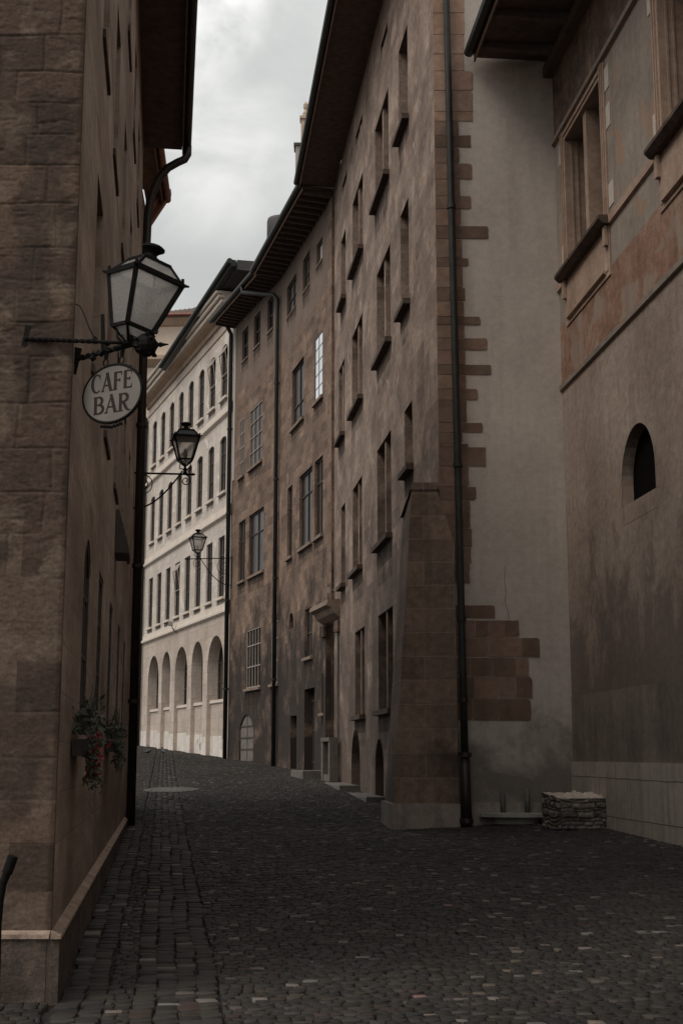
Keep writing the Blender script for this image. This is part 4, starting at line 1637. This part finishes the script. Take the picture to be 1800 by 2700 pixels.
downpipe(BC, [FC.p(FC.L - .15, zco + .6, .7), FC.p(FC.L - .15, zco - .1, .6), FC.p(FC.L - .15, zco - .6, .16), FC.p(FC.L - .15, 1.9, .16)], .09, 'pipe',
         [FC.p(FC.L - .15, z, .16) for z in (6, 12, 18)])
# small details
k = MB(FC)
uu, zz = FC.uz(467, 1645)
k.wbox(FC.p(uu, zz, .35), .22, .3, .22)
k.tube([FC.p(uu, zz - .1, .3), FC.p(uu, zz - .4, .15), FC.p(uu, zz - .45, .003)], .03, 6)
cm = build('security_camera', k, M['slabgrey'])
tag(cm, 'small grey camera on a bent arm above the arcade ledge', 'camera')

# ------------------------------------------------------------------ buildings beyond
B5 = thing('pale_house', 'pale house showing as a thin strip with pipes left of the arcaded building', 'building', (-13, 84, 2.2))
F5 = Facade((-11.95, 79.2), (-17.5, 92))
mb = MB(F5)
mb.box(0, F5.L, 0, 21.3, -9, 0)
build('wall', mb, M['pale'], B5)
mb = MB(F5)
mb.prof(-.1, F5.L, [(.003, 21.0), (.4, 21.1), (.5, 21.4), (-4, 24), (-9, 21.4), (-9, 21.303), (.003, 21.303)])
build('roof', mb, M['slate'], B5)
downpipe(B5, [F5.p(.9, 21.1, .2), F5.p(.9, 2.2, .2)], .08, 'pipe', [F5.p(.9, z, .2) for z in (5, 8, 11, 14, 17, 20)])
B6 = thing('peach_building', 'peach coloured building with tiled roof and red flashing at the far end', 'building', (-16, 98, 2.8))
F6 = Facade((-8.6, 96), (-19.5, 96.8))
z6 = at(450, 838, 96).z
mb = MB(F6)
mb.box(0, F6.L, 0, z6, -12, 0)
build('wall', mb, M['peach'], B6)
mb = MB(F6)
mb.prof(-.3, F6.L, [(.003, z6 - .6), (.2, z6 - .5), (.5, z6 - .1), (.5, z6 + .05), (.003, z6 + .05)])
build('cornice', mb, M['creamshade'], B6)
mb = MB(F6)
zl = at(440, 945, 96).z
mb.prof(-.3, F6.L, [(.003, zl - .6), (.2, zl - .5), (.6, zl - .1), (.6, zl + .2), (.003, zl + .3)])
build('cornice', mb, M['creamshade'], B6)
mb = MB(F6)
mb.mesh([F6.p(-.6, z6 + .052, .7), F6.p(F6.L, z6 + .052, .7), F6.p(F6.L, z6 + .052, -12), F6.p(-.6, z6 + .052, -12), F6.p(2.5, z6 + 3.0, -5), F6.p(F6.L - 4, z6 + 1.4, -5)],
        [(0, 1, 5, 4), (1, 2, 5), (2, 3, 4, 5), (3, 0, 4), (3, 2, 1, 0)])
r6 = build('roof', mb, M['tile'], B6)
mb = MB(F6)
for i in range(60):
    u = .2 + i * .36
    if u > F6.L - 4:
        break
    k = min(1, max(0, (u + .6) / 4.1))
    mb.tube([F6.p(u, z6 + .08, .68), F6.p(u, z6 + .08 + 2.7 * k * (1 - .4 * u / F6.L), .68 - 5.4 * k)], .09, 6)
build('tile_rib', mb, M['tile'], r6)
mb = MB(F6)
mb.tube([F6.p(-.6, z6 + .1, .8), F6.p(F6.L, z6 + .1, .8)], .09, 8)
build('gutter', mb, M['redtin'], r6)
for i in range(2):
    u0 = 3 + i * 3.4
    add_window(B6, F6, arch_loop(u0, u0 + 1.2, zl - 3.6, zl - 1.4), .01, 'framelt', 'glass', (.5,), (.4,), sill=(.1, .1, .12), gd=.02)


# ------------------------------------------------------------------ street lanterns
def spiral(c, ax, r0, turns, n=26, start=0.0, sgn=1):
    out = []
    for i in range(n):
        k = i / (n - 1)
        a = start + sgn * turns * 2 * math.pi * k
        r = r0 * (1 - .82 * k)
        out.append(c + ax * (r * math.cos(a)) + Vector((0, 0, r * math.sin(a))))
    return out


def lantern(root, C, yaw, roll, ht, hb, hg, roofh, glassroof=True, gl='lampglass'):
    """C = foot of the glazed body; square lantern wider at the top"""
    R = Matrix.Rotation(roll, 3, 'Y') @ Matrix.Rotation(yaw, 3, 'Z')
    T = lambda p: C + R @ Vector(p)
    cs = [(-1, -1), (1, -1), (1, 1), (-1, 1)]
    lo = [T((x * hb, y * hb, 0)) for x, y in cs]
    hi = [T((x * ht, y * ht, hg)) for x, y in cs]
    rt = [T((x * ht * .56, y * ht * .56, hg + roofh)) for x, y in cs]
    tip = [T((x * .02, y * .02, -hb * .9)) for x, y in cs]
    t = ht * .155
    mb = MB()
    for i in range(4):
        j = (i + 1) % 4
        mb.beam(lo[i], hi[i], t)
        mb.beam(lo[i], lo[j], t * .8)
        mb.beam(hi[i], hi[j], t * 1.15)
        mb.beam(hi[i], rt[i], t * .7)
        mb.beam(rt[i], rt[j], t * .8)
        mb.beam(lo[i], tip[i], t * .6)
        d = (hi[i] - T((0, 0, hg))).normalized()
        mb.tube([hi[i], hi[i] + d * t * 1.6], t * .55, 6, t * .2)
        mb.tube([hi[i] + Vector((0, 0, t * .4)), hi[i] + Vector((0, 0, t * 1.6))], t * .4, 6)
    fr = build('lantern_frame', mb, M['iron'], root)
    for i in range(4):
        j = (i + 1) % 4
        k = MB()
        k.face([lo[i], lo[j], hi[j], hi[i]])
        build('glass_pane', k, M[gl], root)
    k = MB()
    for i in range(4):
        j = (i + 1) % 4
        k.face([lo[j], lo[i], tip[i].lerp(lo[i], .4), tip[j].lerp(lo[j], .4)])
    build('lower_glass', k, M['lampglass'], root)
    k = MB()
    for i in range(4):
        j = (i + 1) % 4
        k.face([hi[i], hi[j], rt[j], rt[i]])
    build('hood', k, M[gl if glassroof else 'gutter'], root)
    k = MB()
    s = ht * .56
    q = ht
    k.face([T((x * s, y * s, hg + roofh + .004)) for x, y in cs])
    k.lathe(lambda p: T(p + Vector((0, 0, hg + roofh))), [(s * .98, .006), (s * .9, .1 * q), (s * .6, .2 * q), (q * .22, .26 * q), (q * .19, .36 * q), (q * .3, .47 * q),
                                                      (q * .43, .56 * q), (q * .43, .62 * q), (q * .33, .69 * q), (q * .12, .73 * q), (q * .02, .74 * q)], 18)
    build('finial', k, M['iron'], root, smooth=False)
    k = MB()
    k.lathe(lambda p: T(p), [(.02, -hb * .8), (.022, 0), (.03, .03), (.05, .12), (.045, .2), (.015, .26)], 10)
    build('burner', k, M['frame'], root, smooth=True)
    return T


# lantern 1, on the corner of the left building
LY = 9.077
LC = at(350, 905, LY)
L1 = thing('street_lantern', 'big leaning lantern with rippled glass on the twisted iron bracket above the oval cafe sign', 'street lamp', LC, 'iron street lanterns on wall brackets')
body = at(350, 868, LY)
lantern(L1, body, math.radians(40), math.radians(12.5), .196, .107, .385, .118)
mb = MB()
a = at(66, 893, 9.18)
b = LC + Vector((.02, 0, 0))


def twisted(mb, p, q, r, n=26):
    p, q = Vector(p), Vector(q)
    d = (q - p)
    x = d.normalized().orthogonal().normalized()
    y = d.normalized().cross(x)
    for ph in (0, math.pi):
        mb.tube([p + d * (i / n) + (x * math.cos(ph + i * .95) + y * math.sin(ph + i * .95)) * r * .55 for i in range(n + 1)], r * .62, 6)


twisted(mb, a, a.lerp(b, .68), .016, 40)
mb.tube([a.lerp(b, .66), b], .014, 8)
mb.beam(a + Vector((-.005, .01, -.05)), a + Vector((.02, .01, .1)), .035, .02)
s0 = at(200, 947, 9.34)
twisted(mb, s0, s0.lerp(b, .72), .02, 26)
mb.tube([s0.lerp(b, .7), b], .022, 8)
mb.beam(at(207, 918, 9.33), at(192, 985, 9.33), .05, .03)
mb.beam(at(271, 830, 9.2), at(272, 925, 9.2), .025, .025)
for px, py in ((268, 932), (283, 905), (250, 895), (245, 945)):
    c = at(px, py, 9.2)
    mb.tube([c - Vector((.015, 0, .012)), c + Vector((.015, 0, .012))], .02, 6)
# curled supports under the lantern
for x0, y0, x1, y1, x2, y2 in ((308, 858, 310, 890, 345, 905), (405, 882, 398, 903, 360, 908)):
    P = [at(x0, y0, LY), at(x1, y1, LY - .02), at((x1 + x2) / 2, (y1 + y2) / 2 + 8, LY - .02), at(x2, y2, LY)]
    mb.tube(P, .009, 6)
build('bracket', mb, M['iron'], L1)
# leafy boss with spike at the arm's end
mb = MB()
c = at(385, 910, 9.0)
mb.lathe(lambda p: c + Matrix.Rotation(math.radians(88), 3, 'Y') @ p, [(.01, -.09), (.05, -.07), (.082, -.02), (.085, .02), (.06, .06), (.03, .075), (.012, .09), (.02, .1), (.012, .12), (.004, .16)], 14)
rl = random.Random(2)
for i in range(16):
    a1 = rl.uniform(0, 6.28)
    rr = rl.uniform(.06, .09)
    q_ = c + Vector((rl.uniform(-.07, .08), rr * math.cos(a1), rr * math.sin(a1)))
    mb.tube([q_, q_ + Vector((.02, .018 * math.cos(a1), .018 * math.sin(a1)))], .016, 5, .004)
build('boss', mb, M['iron'], L1)
mb = MB()
mb.tube([at(201, 802, 9.22), at(212, 808, 9.2), at(222, 828, 9.18), at(235, 862, 9.15), at(250, 893, 9.15)], .005, 5)
build('cable', mb, M['iron'], L1)

# cafe sign, hanging below the lower strut
dirv = Vector((b.x - s0.x, b.y - s0.y, 0)).normalized()
nrm = Vector((dirv.y, -dirv.x, 0))
sc0 = Vector((0, 0, CAMZ))
plane_p = Vector(s0)


def on_sign(px, py):
    r = ray(px, py)
    k = (plane_p - sc0).dot(nrm) / r.dot(nrm)
    return sc0 + r * k


ctr = on_sign(297, 1038)
ha = (on_sign(375, 1030) - on_sign(219, 1046))
ha = Vector((ha.x, ha.y, 0)).length / 2
hv = (on_sign(297, 962).z - on_sign(297, 1114).z) / 2
print('sign', ctr, ha, hv)
SG = thing('cafe_sign', 'oval cream hanging sign reading CAFÉ BAR below the corner lantern', 'sign', ctr)
P_ = lambda x, y, d=0: ctr + dirv * x + Vector((0, 0, y)) + nrm * d
mb = MB()
n = 48
ell = lambda k, d: [P_(ha * k * math.cos(2 * math.pi * i / n), hv * k * math.sin(2 * math.pi * i / n), d) for i in range(n)]
A = ell(.97, .008)
B = ell(.97, -.008)
mb.mesh(A + B, [tuple(range(n)), tuple(range(n, 2 * n))[::-1]] + [(i, (i + 1) % n, n + (i + 1) % n, n + i) for i in range(n)])
build('sign_face', mb, M['signwhite'], SG)
mb = MB()
mb.tube(ell(.985, 0) + ell(.985, 0)[:2], .0125, 8)
for i in range(-3, 4):
    q_ = P_(i * .028, -hv - .012 - .012 * (3 - abs(i)) * .4, 0)
    mb.tube([q_ - Vector((.012, 0, .004)), q_ + Vector((.012, 0, -.006))], .011, 6)
build('rim', mb, M['iron'], SG)
for x in (-.07, .075):
    mb = MB()
    yt = hv * math.sqrt(1 - (x / ha) ** 2)
    cc = P_(x, yt + .032)
    mb.tube([cc + dirv * .022 * math.cos(t * .4) + Vector((0, 0, .026 * math.sin(t * .4))) for t in range(17)], .005, 6)
    mb.beam(cc + Vector((0, 0, .03)), cc + dirv * .012 + Vector((0, 0, .115)), .028, .014)
    build('hanger', mb, M['iron'], SG)
mb = MB()
lay = [0]


def stroke(pts, w0, w1=None):
    """tapered flat stroke through (x,y) points, letter units"""
    w1 = w0 if w1 is None else w1
    lay[0] += 1
    d = .0085 + .0002 * (lay[0] % 6)
    n = len(pts)
    L_, R_ = [], []
    for i, (x, y) in enumerate(pts):
        xa, ya = pts[max(i - 1, 0)]
        xb, yb = pts[min(i + 1, n - 1)]
        tx, ty = xb - xa, yb - ya
        l = math.hypot(tx, ty) or 1
        w = (w0[i] if isinstance(w0, (list, tuple)) else w0 + (w1 - w0) * i / (n - 1)) / 2
        L_.append((x - ty / l * w, y + tx / l * w))
        R_.append((x + ty / l * w, y - tx / l * w))
    for i in range(n - 1):
        q4 = [L_[i], R_[i], R_[i + 1], L_[i + 1]]
        a = [P_(x, y, d) for x, y in q4] + [P_(x, y, d - .0015) for x, y in q4]
        mb.hexa(a)


def letter(ch, x, y, w, h):
    tk, tn = h * .205, h * .095
    X = lambda a: x + w * a
    Y = lambda a: y + h * a
    serif = lambda a, b_, s=.2: stroke([(X(a - s), Y(b_)), (X(a + s), Y(b_))], tn * .8)
    if ch == 'C':
        pts, ws = [], []
        for i in range(17):
            t = math.radians(48 + (312 - 48) * i / 16)
            pts.append((X(.55 + .5 * math.cos(t)), Y(.5 + .5 * math.sin(t))))
            ws.append(tn + (tk - tn) * max(0, -math.cos(t)) ** 1.2)
        stroke(pts, ws)
        stroke([(X(.88), Y(.98)), (X(.9), Y(.72))], tn * .9, tn * .6)
    elif ch == 'A':
        stroke([(X(.1), Y(0)), (X(.52), Y(1.02))], tn * 1.1, tn * .9)
        stroke([(X(.48), Y(1.05)), (X(.88), Y(0))], tk, tk)
        stroke([(X(.24), Y(.33)), (X(.74), Y(.33))], tn)
        serif(.1, .02, .15); serif(.9, .02, .17)
    elif ch == 'F' or ch == 'É':
        stroke([(X(.22), Y(0)), (X(.22), Y(1))], tk)
        stroke([(X(.08), Y(.965)), (X(.9), Y(.965))], tn, tn)
        stroke([(X(.88), Y(1.0)), (X(.92), Y(.78))], tn * 1.1, tn * .5)
        stroke([(X(.2), Y(.53)), (X(.72), Y(.53))], tn)
        stroke([(X(.72), Y(.63)), (X(.72), Y(.42))], tn * .8)
        if ch == 'F':
            serif(.22, .02, .22)
        else:
            stroke([(X(.08), Y(.04)), (X(.92), Y(.04))], tn)
            stroke([(X(.9), Y(.0)), (X(.96), Y(.24))], tn * 1.1, tn * .5)
            stroke([(X(.45), Y(1.07)), (X(.8), Y(1.27))], tn * .8, tn * 1.5)
    elif ch in 'BR':
        stroke([(X(.22), Y(0)), (X(.22), Y(1))], tk)
        stroke([(X(.06), Y(.965)), (X(.5), Y(.965))], tn)
        pts, ws = [], []
        for i in range(11):
            t = math.radians(90 - 180 * i / 10)
            pts.append((X(.48 + .32 * math.cos(t)), Y(.745 + .22 * math.sin(t))))
            ws.append(tn + (tk - tn) * max(0, math.cos(t)))
        stroke(pts, ws)
        stroke([(X(.2), Y(.525)), (X(.5), Y(.525))], tn)
        if ch == 'B':
            pts, ws = [], []
            for i in range(11):
                t = math.radians(90 - 180 * i / 10)
                pts.append((X(.5 + .4 * math.cos(t)), Y(.28 + .245 * math.sin(t))))
                ws.append(tn + (tk - tn) * max(0, math.cos(t)))
            stroke(pts, ws)
            stroke([(X(.06), Y(.035)), (X(.5), Y(.035))], tn)
        else:
            stroke([(X(.45), Y(.52)), (X(.72), Y(.12)), (X(.9), Y(.0)), (X(1.1), Y(.03))], [tk, tk * .9, tk * .6, tn * .4])
            serif(.22, .02, .22)


lh = hv * .62
x = -ha * .68
for c_, w_ in (('C', .3), ('A', .36), ('F', .3), ('É', .3)):
    letter(c_, x, hv * .1, w_ * ha * 1.0, lh)
    x += w_ * ha * 1.1
x = -ha * .62
for c_, w_ in (('B', .36), ('A', .38), ('R', .38)):
    letter(c_, x, -hv * .66, w_ * ha * 1.05, lh * .98)
    x += w_ * ha * 1.13
build('lettering', mb, M['signtext'], SG)


# lanterns 2 and 3 on scrolled arms
def arm_lamp(label, wallp, endp, lampk, foot, ht, hb, hg, rh, yaw, glassroof):
    root = thing('street_lantern', label, 'street lamp', wallp, 'iron street lanterns on wall brackets')
    d = endp - wallp
    ax = Vector((d.x, d.y, 0)).normalized()
    L = d.length
    mb = MB()
    r = .022
    mb.tube([wallp, wallp.lerp(endp, .96)], r, 8)
    mb.tube([wallp.lerp(endp, .95), endp], r * 1.7, 8, r * .3)
    mb.tube([wallp + Vector((0, 0, .12)), wallp - Vector((0, 0, L * .62))], r * .8, 6)
    lp = wallp.lerp(endp, lampk)
    mb.tube(spiral(wallp + ax * L * .16 - Vector((0, 0, L * .2)), ax, L * .165, 1.9, 40, math.pi / 2, -1), r * .55, 6)
    mb.tube(spiral(lp + ax * .02 - Vector((0, 0, L * .1)), ax, L * .085, 1.5, 30, math.pi / 2, -1), r * .55, 6)
    pts = []
    for i in range(16):
        k = i / 15
        pts.append(wallp + ax * (L * lampk * .95 * k) - Vector((0, 0, L * (.55 - .55 * k ** 1.6 + .06 * math.sin(k * 3.1)))))
    mb.tube(pts, r * .8, 6)
    C = lp + Vector((0, 0, foot))
    mb.lathe(lambda p: lp + p, [(.03, 0), (.05, .03), (.035, .07), (.05, .1), (.03, .14), (.02, foot - hb * .8)], 10)
    for s in (-1, 1):
        mb.tube([lp + Vector((0, 0, .1)), lp + ax * s * hb * .9 + Vector((0, 0, .14)), C + ax * s * hb * .75 - Vector((0, 0, .03)), C + ax * s * hb], .013, 6)
    build('bracket', mb, M['iron'], root)
    lantern(root, C, yaw, 0.0, ht, hb, hg, rh, glassroof, 'lampclear')
    return root


wp2 = at(388, 1247, 29.0)
wp2.x = FB.p(29 - 25.75, 0, 0).x
ep2 = at(516, 1251, 28.7)
arm_lamp('grey lantern on a scrolled bracket just past the dark downpipe on the left', wp2, ep2, .83, .32, .275, .145, .50, .16, math.radians(14), False)
wp3 = FM2.p(FM2.L - .35, FM2.uz(600, 1479)[1], .02)
ep3 = at(485, 1474, 59.0)
arm_lamp('smallest lantern on a scrolled bracket in front of the cream facade by the brown townhouse', wp3, ep3, .72, .38, .31, .17, .56, .18, math.radians(20), True)


# ------------------------------------------------------------------ flower boxes
def leafcloud(mb, pts_fn, n, s, rl):
    for i in range(n):
        p = pts_fn()
        a = Vector((rl.uniform(-1, 1), rl.uniform(-1, 1), rl.uniform(-1, 1))).normalized()
        b2 = a.orthogonal().normalized()
        c2 = a.cross(b2)
        q = s * rl.uniform(.6, 1.3)
        mb.face([p - a * q, p + b2 * q * .45, p + a * q, p - b2 * q * .45])


def flower_box(px, py, label, red, dens, wid, sc):
    u, z = FL.uz(px, py, .14)
    root = thing('flower_box', label, 'flower box', FL.p(u, z - .2, 0), 'flower boxes on the left wall')
    mb = MB(FL)
    mb.prof(u - wid / 2, u + wid / 2, [(.01, z - .13), (.11, z - .13), (.15, z), (.01, z)])
    build('trough', mb, M['trough'], root)
    rl = random.Random(px)

    def cloud():
        k = rl.uniform(-.5, .5)
        return FL.p(u + k * wid * 1.05, z + .05 + abs(rl.gauss(0, .13)) * sc, .1 + rl.gauss(0, .06))

    def trail():
        k = rl.uniform(-.5, .5)
        kk = round(k * 6) / 6 + rl.gauss(0, .03)
        return FL.p(u + kk * wid, z - rl.random() ** 1.3 * (.25 + .35 * abs(math.sin(kk * 9 + px))) * sc, .15 + rl.gauss(0, .03))
    mb = MB(FL)
    leafcloud(mb, cloud, dens, .035, rl)
    leafcloud(mb, trail, dens, .03, rl)
    for i in range(9):
        k = rl.uniform(-.45, .45)
        p = FL.p(u + k * wid, z + .1, .12)
        mb.tube([p, p + Vector((rl.uniform(-.05, .05), rl.uniform(-.05, .05), rl.uniform(.3, .5) * sc))], .004, 4)
    build('foliage', mb, M['leaf'], root)
    mb = MB(FL)
    leafcloud(mb, lambda: FL.p(u + rl.uniform(-.5, .5) * wid, z + .15 * sc + rl.gauss(0, .06), .13 + rl.gauss(0, .05)), dens // 3, .028, rl)
    build('pale_foliage', mb, M['leafpale'], root)
    if red:
        mb = MB(FL)
        leafcloud(mb, lambda: FL.p(u - wid * .1 + rl.gauss(0, .11), z - .1 + rl.gauss(0, .09), .17 + rl.gauss(0, .03)), 110, .03, rl)
        build('blossoms', mb, M['flower'], root)


flower_box(243, 1950, 'window box trailing red flowers and leaves, nearer of two on the left wall', True, 300, .8, .7)
flower_box(312, 1955, 'window box of dark foliage beside the dark downpipe, without red flowers', False, 330, 1.3, .65)

# ------------------------------------------------------------------ things on the ground
# rubble stone block
c = Vector((4.0, 22.95, 0))
gz = ground(c.x, c.y)


def rubble_block():
    sx, sy, sz = .98, .9, .52
    P, C, Fc = [], [], []
    ang = math.radians(11)
    m = Matrix.Rotation(ang, 3, 'Z')
    rl = random.Random(4)
    cr, z = [], 0
    while z < sz:
        h = rl.uniform(.05, .12)
        js, u = [], 0
        while u < 5:
            w = rl.uniform(.1, .3)
            js.append((u, u + w, rl.uniform(.6, 1.25)))
            u += w
        cr.append((z, z + h, js))
        z += h

    def surf(u, z):
        c_ = cr[-1]
        zw = z + noise.noise((u * 4, z * 3, 1)) * .06
        for q in cr:
            if q[0] <= zw < q[1]:
                c_ = q
                break
        for j in c_[2]:
            if j[0] <= u < j[1]:
                break
        e_ = min(u - j[0], j[1] - u, max(zw - c_[0], 0), max(c_[1] - zw, 0))
        k = min(1, max(0, e_) / .03)
        return .03 * k + noise.fractal((u * 9, z * 9, 2), 1, 2, 4) * .035 - .02, j[2] * (1 + .5 * noise.noise((u * 14, z * 14, 6))) * (.55 + .45 * k)
    nu, nz = 56, 26
    sides = [((-sx / 2, -sy / 2), (sx / 2, -sy / 2), (0, -1), 0), ((sx / 2, -sy / 2), (sx / 2, sy / 2), (1, 0), 1.2),
             ((sx / 2, sy / 2), (-sx / 2, sy / 2), (0, 1), 2.2), ((-sx / 2, sy / 2), (-sx / 2, -sy / 2), (-1, 0), 3.4)]
    for a, b2, nn, uo in sides:
        k0 = len(P)
        for j in range(nz + 1):
            for i in range(nu + 1):
                k = i / nu
                L_ = math.hypot(b2[0] - a[0], b2[1] - a[1])
                zz = sz * j / nz
                d, t = surf(uo + k * L_, zz)
                fade = min(1, k / .04, (1 - k) / .04)
                d *= fade
                v = Vector((a[0] + (b2[0] - a[0]) * k + nn[0] * d, a[1] + (b2[1] - a[1]) * k + nn[1] * d, zz))
                v.z *= 1 + .15 * ((a[1] + (b2[1] - a[1]) * k) / sy + .5)
                P.append(Vector((c.x, c.y, gz - .02)) + m @ v)
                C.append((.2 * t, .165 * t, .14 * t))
        for j in range(nz):
            for i in range(nu):
                q = k0 + j * (nu + 1) + i
                Fc.append([q, q + 1, q + nu + 2, q + nu + 1])
    k0 = len(P)
    for j in range(31):
        for i in range(41):
            x, y = (i / 40 - .5) * sx, (j / 30 - .5) * sy
            v = Vector((x, y, sz * (1 + .15 * (y / sy + .5)) + (noise.fractal((x * 7, y * 7, 5), 1, 2, 4) * .05 - .01 if 0 < i < 40 and 0 < j < 30 else 0)))
            P.append(Vector((c.x, c.y, gz - .02)) + m @ v)
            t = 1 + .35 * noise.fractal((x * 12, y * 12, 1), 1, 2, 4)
            C.append((.5 * t, .42 * t, .36 * t))  # top painted paler than the sides, for light falling on it
    for j in range(30):
        for i in range(40):
            q = k0 + j * 41 + i
            Fc.append([q, q + 1, q + 42, q + 41])
    mb = MB()
    mb.v, mb.f = P, Fc
    mb.col = [C[f[0]] for f in Fc]
    mb.usecol = True
    o = build('stone_block', mb, M['rubble'], None)
    tag(o, 'low rough rubble stone block with flat top in the corner below the frescoed wall', 'stone block')


rubble_block()
# round slab with stub posts
c2 = gpt(1362, 2172)
SB = thing('round_slab', 'low round grey slab with stub posts beside the rubble block', 'stone slab', c2)
mb = MB()
rr0 = random.Random(9)
pr = [(.4, .0), (.4, .1), (.62, .11), (.66, .13), (.65, .18), (.6, .19), (.02, .2)]
mb.lathe(lambda p: c2 + Vector((p.x * 1.02 + .02 * math.sin(p.y * 9), p.y * .62, p.z)), pr, 36)
build('slab', mb, M['slabgrey'], SB)
for dx, r_, h_ in ((-.24, .05, .4), (.2, .05, .44), (.52, .05, .4)):
    mb = MB()
    cc = c2 + Vector((dx, .05, .13))
    cc.z = c2.z + .19
    mb.tube([cc, cc + Vector((0, 0, h_ * .5)), cc + Vector((0, 0, h_))], r_, 10)
    build('post', mb, M['post'], SB, smooth=True)


# doorsteps along the buttressed building
def step(px, py, lu, wd, h, label, mat='slab', name='stone_step', dd=.0):
    p = gpt(px, py)
    u = (p - FR1.p0).dot(FR1.e)
    F = FR1
    if p.y > 43.5:
        F = FM1
        u = (p - FM1.p0).dot(FM1.e)
    z = F.g(u, wd / 2)
    mb = MB(F)
    mb.prof(u - lu / 2, u + lu / 2, [(dd, z - .2), (dd + wd, z - .2), (dd + wd, z + h - .015), (dd + wd - .015, z + h), (dd, z + h)])
    o = build(name, mb, M[mat])
    tag(o, label, 'step', 'stone slabs along the buttressed building')
    return o


step(975, 2100, 4.2, .45, .05, 'long flat kerb slab nearest the buttress foot, below the cellar arches')
step(920, 2072, 4.6, .55, .06, 'flat kerb slab beside the doorstep, further cellar arch above it')
step(880, 2049, 1.9, 1.0, .22, 'thick raised doorstep below the dark portal')
p = gpt(826, 2033)
mb = MB()
mb.wbox(p + Vector((0, 0, .05)), .8, 1.2, .12, .2)
tag(build('stone_step', mb, M['slab']), 'small pale slab set on the cobbles left of the portal doorstep', 'step', 'stone slabs along the buttressed building')
p = gpt(896, 2050)
uu = (p - FM1.p0).dot(FM1.e)
uu = uG0 - .35
mb = MB(FM1)
zz = FM1.g(uu, .4)
mb.box(uu - .45, uu - .25, zz, zz + 1.2, .35, .6)
mb.box(uu + .5, uu + .72, zz, zz + 1.2, .35, .6)
mb.box(uu - .45, uu + .72, zz + 1.202, zz + 1.32, .33, .62)
mb.box(uu - .24, uu + .49, zz, zz + .2, .36, .58)
tag(build('stone_surround', mb, M['slab']), 'small pale stone surround standing at the foot of the portal', 'stone surround')

# round inset in the paving
c3 = gpt(452, 2083)
mb = MB()
n = 40
up3 = Vector((0, 0, 1))
for ring, (r0, r1) in enumerate(((0.0, .3), (.31, .52), (.54, .74))):
    cnt = (1, 14, 22)[ring]
    for i in range(cnt):
        a0, a1 = 2 * math.pi * i / cnt + .02, 2 * math.pi * (i + 1) / cnt - .02
        k = 3 if ring else 24
        outer = [(r1 * math.cos(a0 + (a1 - a0) * t / k), r1 * math.sin(a0 + (a1 - a0) * t / k)) for t in range(k + 1)]
        innr = [(r0 * math.cos(a1 - (a1 - a0) * t / k), r0 * math.sin(a1 - (a1 - a0) * t / k)) for t in range(k + 1)] if ring else []
        loop = outer + innr
        pts3 = [Vector((c3.x + x, c3.y + y * 1.6, ground(c3.x, c3.y + y * 1.6) + .016)) for x, y in loop]
        m_ = len(pts3)
        mb.mesh(pts3 + [q - up3 * .05 for q in pts3], [tuple(range(m_))] + [(t, (t + 1) % m_, m_ + (t + 1) % m_, m_ + t) for t in range(m_)])
tag(build('manhole_surround', mb, M['inset']), 'pale round stone inset with radial setts in the middle of the street', 'manhole cover')

# pigeons
for i, (px, py, rot, lab) in enumerate(((391, 1972, .3, 'dark pigeon by the arcade foot, nearer the dark downpipe'), (432, 1974, 2.2, 'dark pigeon on the cobbles, farther right of the pair'))):
    p = gpt(px, py)
    p.y = min(p.y, 66)
    q = at(px, py, 64.0)
    p = Vector((q.x, 64.0, ground(q.x, 64.0)))
    m = Matrix.Rotation(rot, 3, 'Z')
    root = thing('pigeon', lab, 'pigeon', p, 'pigeons on the street')
    mb = MB()
    T = lambda v: p + m @ Vector(v)
    body_ = [(-.2, .10, .012), (-.12, .125, .035), (-.04, .15, .07), (.05, .165, .08), (.11, .2, .055), (.13, .25, .035), (.14, .285, .04), (.165, .3, .032), (.2, .29, .012)]
    ring = []
    for x, z, r in body_:
        ring.append([T((x * 1.2, r * 1.25 * math.cos(t * math.pi / 4), (z + r * math.sin(t * math.pi / 4)) * 1.2)) for t in range(8)])
    Vv = [v for g_ in ring for v in g_]
    mb.mesh(Vv, [(a * 8 + t, a * 8 + (t + 1) % 8, (a + 1) * 8 + (t + 1) % 8, (a + 1) * 8 + t) for a in range(len(ring) - 1) for t in range(8)] + [tuple(range(8)), tuple(range(len(Vv) - 8, len(Vv)))])
    build('body', mb, M['pigeon'], root, smooth=True)
    for s in (-1, 1):
        mb = MB()
        mb.tube([T((.02, .04 * s, .12)), T((.03, .045 * s, .0))], .01, 5)
        mb.tube([T((.03, .045 * s, .012)), T((.09, .05 * s, .006))], .008, 4)
        build('leg', mb, M['copper'], root)

# black handrail at the left edge
mb = MB()
Yh = 8.7
pts = [at(34, 2262, Yh), at(24, 2290, Yh), at(8, 2330, Yh), at(0, 2375, Yh), at(-6, 2440, Yh), at(-8, 2530, Yh), at(-10, 2635, Yh + .05)]
pts[-1].z = 0
hr = thing('handrail', 'black bent metal rail at the left edge in front of the stone corner', 'handrail', pts[-1])
mb.tube(pts, .026, 10)
build('rail', mb, M['iron'], hr, smooth=True)
mb = MB()
d = (pts[0] - pts[1]).normalized()
mb.tube([pts[0] - d * .1, pts[0] + d * .012], .033, 12)
build('grip', mb, M['iron'], hr)

# window seat lamp, bell and odds on the walls
k = MB(FM1)
u, z = FM1.uz(884, 1556)
k.tube([FM1.p(u, z, .003), FM1.p(u, z, .2)], .02, 6)
k.wbox(FM1.p(u, z - .02, .25), .16, .16, .2)
tag(build('wall_light', k, M['framelt']), 'tiny white light fitting on the brown wall above the portal', 'wall light')
